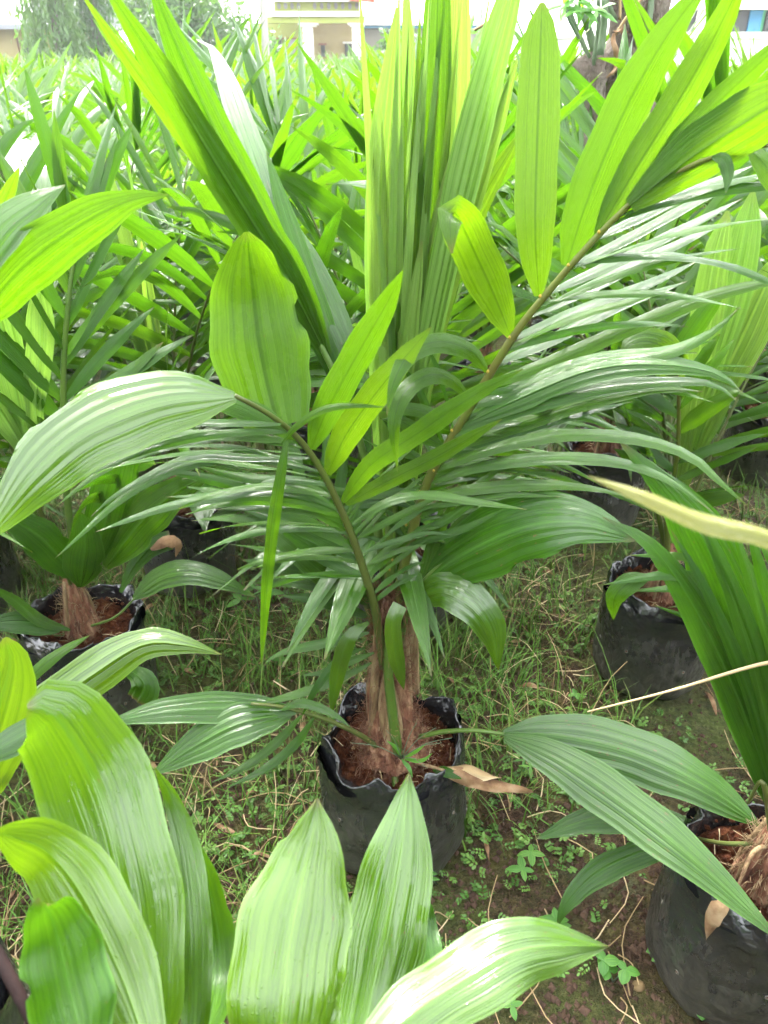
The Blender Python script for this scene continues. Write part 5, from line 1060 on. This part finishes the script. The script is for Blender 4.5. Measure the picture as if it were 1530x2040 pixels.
# ---------------------------------------------------------------- the rows of palms behind
cnt = 0; row = 0; y = 2.4
spots = []
while y < 22.5:
    half = (y * CP + SP) * (780 / FPX) * 1.12 + .5
    x = -math.ceil(half / .86) * .86 + (row % 2) * .43
    while x < half:
        X = x + rng.uniform(-.09, .09); Y = y + rng.uniform(-.09, .09); x += .86
        if min((X - a) ** 2 + (Y - b) ** 2 for a, b in PLANTS) < .55 ** 2: continue
        if Y > 12.9 and X > P(1000, 70, 14).x - .6: continue
        if math.hypot(X - tr.location.x, Y - TY) < .45: continue
        if Y < TY and abs(X / (Y * CP + .9 * SP) - (1215 - 765) / FPX) < .1: continue
        spots.append((X, Y, row))
    y += .78; row += 1
spots.sort(key=lambda q: q[1])
GRP = 'palm seedlings in the dense rows toward the houses'
ORD = 'first second third fourth fifth sixth seventh eighth ninth tenth eleventh twelfth'.split()
for i, (X, Y, rw_) in enumerate(spots):
    if i >= 300: break
    if Y < 5.5:
        mates = sorted(a for a, b, c in spots if c == rw_ and b < 5.5)
        o = base_plant(X, Y, 'palm seedling, %s from the left in the %s crowded middle row' % (ORD[mates.index(X)], ORD[rw_]), 'palm seedlings in the crowded middle rows', i)
        add_fronds(o, i * 7 + 3, 1, scale=rng.uniform(.82, .93))
    else:
        o = link('palm_seedling', WHOLE[i % 7]); o.location = (X, Y, 0); o.rotation_euler = (0, 0, rng.uniform(0, 6.28)); s = rng.uniform(.76, .92); o.scale = (s, s, s)
        tag(o, 'small distant palm seedling in the dense rows toward the houses', 'palm seedling', GRP)
rest = spots[300:]
if rest:
    j = G()
    for i, (X, Y, rw_) in enumerate(rest):
        r = np.random.default_rng(i)
        for k_ in range(10):
            a = r.uniform(0, 6.28); e = r.uniform(.9, 1.45); d = np.array([math.cos(a) * math.cos(e), math.sin(a) * math.cos(e), math.sin(e)]); l = r.uniform(.9, 1.3)
            s = np.linspace(0, 1, 6)[:, None]; blade(j, np.array([X, Y, .3]) + d * l * s + np.array([0, 0, -1.]) * .15 * s ** 2, .07, r.normal(size=3), 'strap', 2, .2)
    o = j.obj('far_palm_rows', ['field']); tag(o, 'last rows of palm seedlings merging before the houses', 'palm seedlings', kind='stuff')
for i in range(34):  # out-of-frame palms added to keep bare sky out of leaf reflections
    X, Y = (i % 9 - 4) * .95 + rng.uniform(-.15, .15), -1.05 - (i // 9) * .85 + rng.uniform(-.1, .1)
    o = link('palm_seedling', WHOLE[i % 7]); o.location = (X, Y, 0); o.rotation_euler = (0, 0, rng.uniform(0, 6.28)); o.scale = (.95,) * 3
    tag(o, 'unseen palm seedling added behind the camera to block sky reflections', 'palm seedling', 'palm seedlings added behind the camera')

# ---------------------------------------------------------------- grass, ground cover, straw
BX = np.array([q[0] for q in PLANTS]); BY = np.array([q[1] for q in PLANTS])
def clear(x, y, rad=.16): return np.min((x[:, None] - BX) ** 2 + (y[:, None] - BY) ** 2, axis=1) > rad ** 2
def patch(x, y, s, o): return np.array([mnoise.noise((a * s + o, b * s, o * 2.3)) for a, b in zip(x, y)])
def blades(name, n, x0, x1, y0, y1, hmin, hmax, wd, mat, keep, lean, cols, nseg=3, seed=1, label=''):
    r = np.random.default_rng(seed); x = r.uniform(x0, x1, n); y = r.uniform(y0, y1, n)
    # clump
    cx = r.integers(0, max(n // 7, 1), n); ox = r.uniform(x0, x1, n)[cx]; oy = r.uniform(y0, y1, n)[cx]; cl = r.random(n) < .6
    x = np.where(cl, ox + r.normal(0, .018, n), x); y = np.where(cl, oy + r.normal(0, .018, n), y)
    ok = clear(x, y) & keep(x, y, r); x, y = x[ok], y[ok]; n = len(x)
    z = np.array([ground_z(a, b) for a, b in zip(x, y)]) - .004
    a = r.uniform(0, 6.28, n); h = hmin + (hmax - hmin) * r.random(n) ** 1.8; ln = lean * r.uniform(.2, 1.3, n); wdt = wd * r.uniform(.6, 1.3, n)
    d = np.stack([np.cos(a), np.sin(a)], -1); S = np.stack([-np.sin(a), np.cos(a)], -1)
    V = []; lv = np.linspace(0, 1, nseg + 1)
    for s in lv:
        q = s ** 1.6; hx = h * np.sin(np.minimum(ln, 1.5)) * q; hz = h * (s * np.cos(ln * .55 * s)) - h * np.maximum(ln - .9, 0) * .75 * s * s
        hz = np.maximum(hz, .004 + .01 * s)
        ww = wdt * (1 - s * .9) * .5
        for sg in (-1, 1): V.append(np.stack([x + d[:, 0] * hx + sg * S[:, 0] * ww, y + d[:, 1] * hx + sg * S[:, 1] * ww, z + hz], -1))
    V = np.stack(V, 1); k = V.shape[1]; base = (np.arange(n) * k)[:, None]
    Fq = np.concatenate([base + np.array([2 * i, 2 * i + 1, 2 * i + 3, 2 * i + 2]) for i in range(nseg)], 1).reshape(-1, 4)
    lo, hi = cols; cu = np.clip(lo + (hi - lo) * r.random(n) ** 1.3, 0, .999); UV = np.stack([np.repeat(cu, k), np.tile(np.repeat(lv, 2), n)], -1)
    g = G(); g.v = [V.reshape(-1, 3)]; g.n = n * k; g.uv = [UV]; g.f = Fq.tolist(); g.mi = [0] * len(g.f)
    o = g.obj(name, [mat], smooth=False); tag(o, label, 'grass', kind='stuff'); return o
def dens(x, y):
    d = .55 + .9 * patch(x, y, 1.3, 2.2) + .35 * patch(x, y, 4.5, 5.1)
    d = d + np.clip(-x * .5, -.35, .35) + np.clip((y - 1.5) * .25, -.25, .25)
    bare = np.exp(-(((x - .22) / .25) ** 2 + ((y - .82) / .25) ** 2)) * 1.0
    return d - bare
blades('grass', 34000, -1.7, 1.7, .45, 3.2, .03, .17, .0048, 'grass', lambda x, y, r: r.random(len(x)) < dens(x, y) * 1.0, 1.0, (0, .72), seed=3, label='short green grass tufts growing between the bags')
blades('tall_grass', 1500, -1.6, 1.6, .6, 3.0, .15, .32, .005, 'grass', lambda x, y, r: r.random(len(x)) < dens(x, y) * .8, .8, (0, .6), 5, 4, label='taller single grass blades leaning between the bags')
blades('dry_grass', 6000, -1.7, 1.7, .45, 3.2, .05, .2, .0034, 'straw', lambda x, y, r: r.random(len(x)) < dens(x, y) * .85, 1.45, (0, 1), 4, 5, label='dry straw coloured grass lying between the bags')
blades('far_grass', 14000, -4.5, 4.5, 3.0, 8.0, .04, .2, .007, 'grass', lambda x, y, r: r.random(len(x)) < .9, .9, (0, .8), 3, 6, label='grass under the middle rows of palms')
# small round leaved ground cover
r = np.random.default_rng(21); m_ = 9000; bx_ = r.uniform(-1.5, 1.5, m_); by_ = r.uniform(.5, 2.9, m_)
cm = patch(bx_, by_, 1.7, 9.4) + .5 * patch(bx_, by_, 5, 3.1) + .3 * np.exp(-(((bx_ - .3) / .35) ** 2 + ((by_ - 1.35) / .3) ** 2)) + .3 * np.exp(-(((bx_ + .2) / .2) ** 2 + ((by_ - 1.1) / .25) ** 2))
ok = clear(bx_, by_) & (cm > .05 + r.uniform(-.15, .25, m_)); bx_, by_ = bx_[ok], by_[ok]; m_ = len(bx_)
KL = 9; az_ = r.uniform(0, 6.28, m_); ln_ = r.uniform(.012, .034, m_); sz_ = r.uniform(.0022, .0046, m_); h0 = r.uniform(.003, .022, m_); rc = r.random(m_); tl = r.uniform(-.3, .6, m_)
xs_, ys_, zs_, rad, aa_, cc_ = [], [], [], [], [], []
gz_ = np.array([ground_z(a, b) for a, b in zip(bx_, by_)])
for k_ in range(KL):        # small leaflets in pairs along a creeping shoot, one at its end
    f = (k_ // 2 + 1) / 5 if k_ < KL - 1 else 1.05; sd_ = 0 if k_ == KL - 1 else (-1 if k_ % 2 else 1)
    o_ = sz_ * 1.25 * sd_
    xs_.append(bx_ + np.cos(az_) * ln_ * f - np.sin(az_) * o_); ys_.append(by_ + np.sin(az_) * ln_ * f + np.cos(az_) * o_); zs_.append(gz_ + h0 + ln_ * f * tl)
    rad.append(sz_ * r.uniform(.75, 1.1, m_)); aa_.append(az_ + sd_ * 1.0); cc_.append(np.clip(rc + r.normal(0, .12, m_), 0, .999))
x, y, z, rad, aa_, cc_ = (np.concatenate(q) for q in (xs_, ys_, zs_, rad, aa_, cc_)); n = len(x)
th = np.linspace(0, 6.283, 7)[:-1]; tx = r.normal(0, .35, n); ty = r.normal(0, .35, n)
V = np.stack([np.stack([x + rad * (1.35 * np.cos(t) * np.cos(aa_) - .75 * np.sin(t) * np.sin(aa_)), y + rad * (1.35 * np.cos(t) * np.sin(aa_) + .75 * np.sin(t) * np.cos(aa_)), z + rad * (np.cos(t) * tx + np.sin(t) * ty)], -1) for t in th], 1)
g = G(); g.v = [V.reshape(-1, 3)]; g.n = n * 6; g.uv = [np.stack([np.repeat(cc_, 6), np.tile(np.linspace(0, 1, 6), n)], -1)]
g.f = (np.arange(n)[:, None] * 6 + np.arange(6)).tolist(); g.mi = [0] * n
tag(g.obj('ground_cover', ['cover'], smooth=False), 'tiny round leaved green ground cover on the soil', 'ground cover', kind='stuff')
# dry stalks and litter lying about
g = G(); r = np.random.default_rng(31)
for i in range(700):
    x, y = r.uniform(-1.3, 1.4), r.uniform(.6, 2.8)
    if not clear(np.array([x]), np.array([y]), .17)[0]: continue
    a = r.uniform(0, 6.28); l = r.uniform(.04, .2); z = ground_z(x, y) + .006; b = r.normal(0, .35); up = max(0, r.normal(0, .06))
    C = spline([(x, y, z), (x + l * .5 * math.cos(a), y + l * .5 * math.sin(a), z + .012 + up * .6), (x + l * math.cos(a + b), y + l * math.sin(a + b), z + up)], 6)
    v0 = len(g.f); tube(g, C, .0016, .001, 5, cap=False); g.uv[-1][:, 0] = r.random()
tag(g.obj('dry_stalks', ['straw']), 'scattered pale dry stalks lying on the grass', 'litter', kind='stuff')
# clods
g = G(); r = np.random.default_rng(41)
OCT = np.array([(1, 0, 0), (0, 1, 0), (-1, 0, 0), (0, -1, 0), (0, 0, 1), (0, 0, -1)], float); OF = [(0, 1, 4), (1, 2, 4), (2, 3, 4), (3, 0, 4), (1, 0, 5), (2, 1, 5), (3, 2, 5), (0, 3, 5)]
for i in range(9000):
    x, y = (r.normal(.3, .45), r.normal(.9, .35)) if i < 6000 else (r.uniform(-1.1, 1.3), r.uniform(.5, 2.2))
    if y < .4 or not clear(np.array([x]), np.array([y]), .14)[0]: continue
    s = .002 + .008 * r.random() ** 2.2; g.add(OCT * s * r.uniform(.6, 1.3, (6, 1)) + [x, y, ground_z(x, y) + s * .3], OF)
M['clod'] = simple_mat('soil_clods', (0.03, 0.016, 0.01), (0.10, 0.058, 0.036), 40, .9, .5, .004)
tag(g.obj('soil_clods', ['clod'], smooth=False), 'loose damp clods of brown soil', 'soil', kind='stuff')

# dead leaf scraps
g = G(); r = np.random.default_rng(61)
for i in range(150):
    x, y = r.uniform(-1.2, 1.3), r.uniform(.55, 2.6)
    if not clear(np.array([x]), np.array([y]), .16)[0]: continue
    a = r.uniform(0, 6.28); l = r.uniform(.02, .09); ss = np.linspace(0, 1, 6)[:, None]; z = ground_z(x, y) + .008
    blade(g, np.array([x, y, z]) + np.array([math.cos(a), math.sin(a), .0]) * l * ss + np.array([0, 0, .02]) * np.sin(ss * 3.1) * r.random(), l * r.uniform(.12, .3), (r.normal() * .5, r.normal() * .5, 1), 'lance', 2, .5, wav=.002, seed=i)
tag(g.obj('leaf_litter', ['dry']), 'small brown scraps of dead leaves on the soil', 'litter', kind='stuff')

# broad leaved weeds
def weed(px, py, label, n=9, s=.03, h=.08, seed=1, asp=.55):
    b = PZ(px, py); b.z = ground_z(b.x, b.y); o = empty('weed', tuple(b)); tag(o, label, 'weed', 'broad leaved weeds'); r = np.random.default_rng(seed)
    for i in range(max(2, n // 3)):
        a = r.uniform(0, 6.28); q = r.uniform(0, s * 1.3); top = np.array([b.x + q * math.cos(a), b.y + q * math.sin(a), b.z + h * r.uniform(.55, 1.1)])
        g = G(); tube(g, spline([tuple(b), tuple((np.array(b) + top) / 2 + [0, 0, .005]), tuple(top)], 5), .0016, .001, 5); g.obj('stem', ['stem_green'], o)
        m_ = 3 if n > 6 else 4
        for j in range(m_):
            aa = j * 6.283 / m_ + r.uniform(-.3, .3); l = s * r.uniform(.8, 1.25); d = np.array([math.cos(aa), math.sin(aa), r.uniform(-.1, .3)]); ss = np.linspace(0, 1, 7)[:, None]
            g = G(); blade(g, top + d * l * ss - np.array([0, 0, .25]) * l * ss ** 2, l * asp, (0, 0, 1), 'egg', 4, .15); g.obj('leaf', ['weed'], o)
weed(520, 1230, 'pale green weed with grouped oval leaves between the two left bags', 15, .045, .12, 1)
weed(1055, 1740, 'small bright weed on the bare soil below the drooping leaf', 3, .028, .05, 2)
weed(1095, 1870, 'four leaved weed beside the tip of the front leaf', 3, .03, .05, 3)
weed(1220, 1960, 'low weed with round leaves left of the corner bag', 9, .024, .05, 4, .8)
weed(1300, 1900, 'young weed close against the corner bag', 3, .024, .04, 5, .8)
weed(1400, 2010, 'weed cluster at the foot of the corner bag', 6, .03, .05, 6, .8)
weed(870, 1760, 'slender weed right of the middle bag foot', 4, .03, .06, 7, .35)
weed(1060, 1560, 'feathery weed beyond the withered brown leaf', 6, .03, .06, 8, .3)
weed(560, 1330, 'tiny weed in the grass left of the middle stem', 4, .02, .04, 9)
weed(1140, 1400, 'tiny round weed near the bare pale rachis', 4, .02, .035, 10)
weed(1010, 2000, 'small weed near the lower edge beside the long front leaf', 3, .02, .03, 11)
# stone / shell
b = PZ(1270, 1968); g = G(); bmV = []
for i in range(7):
    for j in range(10):
        t, f = math.pi * i / 6, 6.283 * j / 10; k_ = 1 + .15 * mnoise.noise((math.cos(f) * 2, math.sin(f) * 2, t))
        bmV.append((b.x + .014 * k_ * math.sin(t) * math.cos(f), b.y + .011 * k_ * math.sin(t) * math.sin(f), .006 + .009 * math.cos(t) * k_))
g.add(bmV, [(i * 10 + j, i * 10 + (j + 1) % 10, (i + 1) * 10 + (j + 1) % 10, (i + 1) * 10 + j) for i in range(6) for j in range(10)])
tag(g.obj('pebble', ['straw']), 'small rounded tan pebble among weeds at the lower right', 'pebble')

# ---------------------------------------------------------------- haze volume added to lighten the far background
HAZE = 0.0013
m, nt, out = newmat('haze_air'); pv = N(nt, 'ShaderNodeVolumePrincipled'); pv.inputs['Color'].default_value = (.95, .98, 1, 1); pv.inputs['Density'].default_value = HAZE; pv.inputs['Anisotropy'].default_value = 0.3
nt.links.new(pv.outputs[0], out.inputs['Volume']); M['haze'] = m
g = G(); box(g, -130, 130, -40, 230, -1.2, 7.5); tag(g.obj('haze', ['haze'], smooth=False), 'pale haze added over the field to lighten the distance', 'haze', kind='stuff')
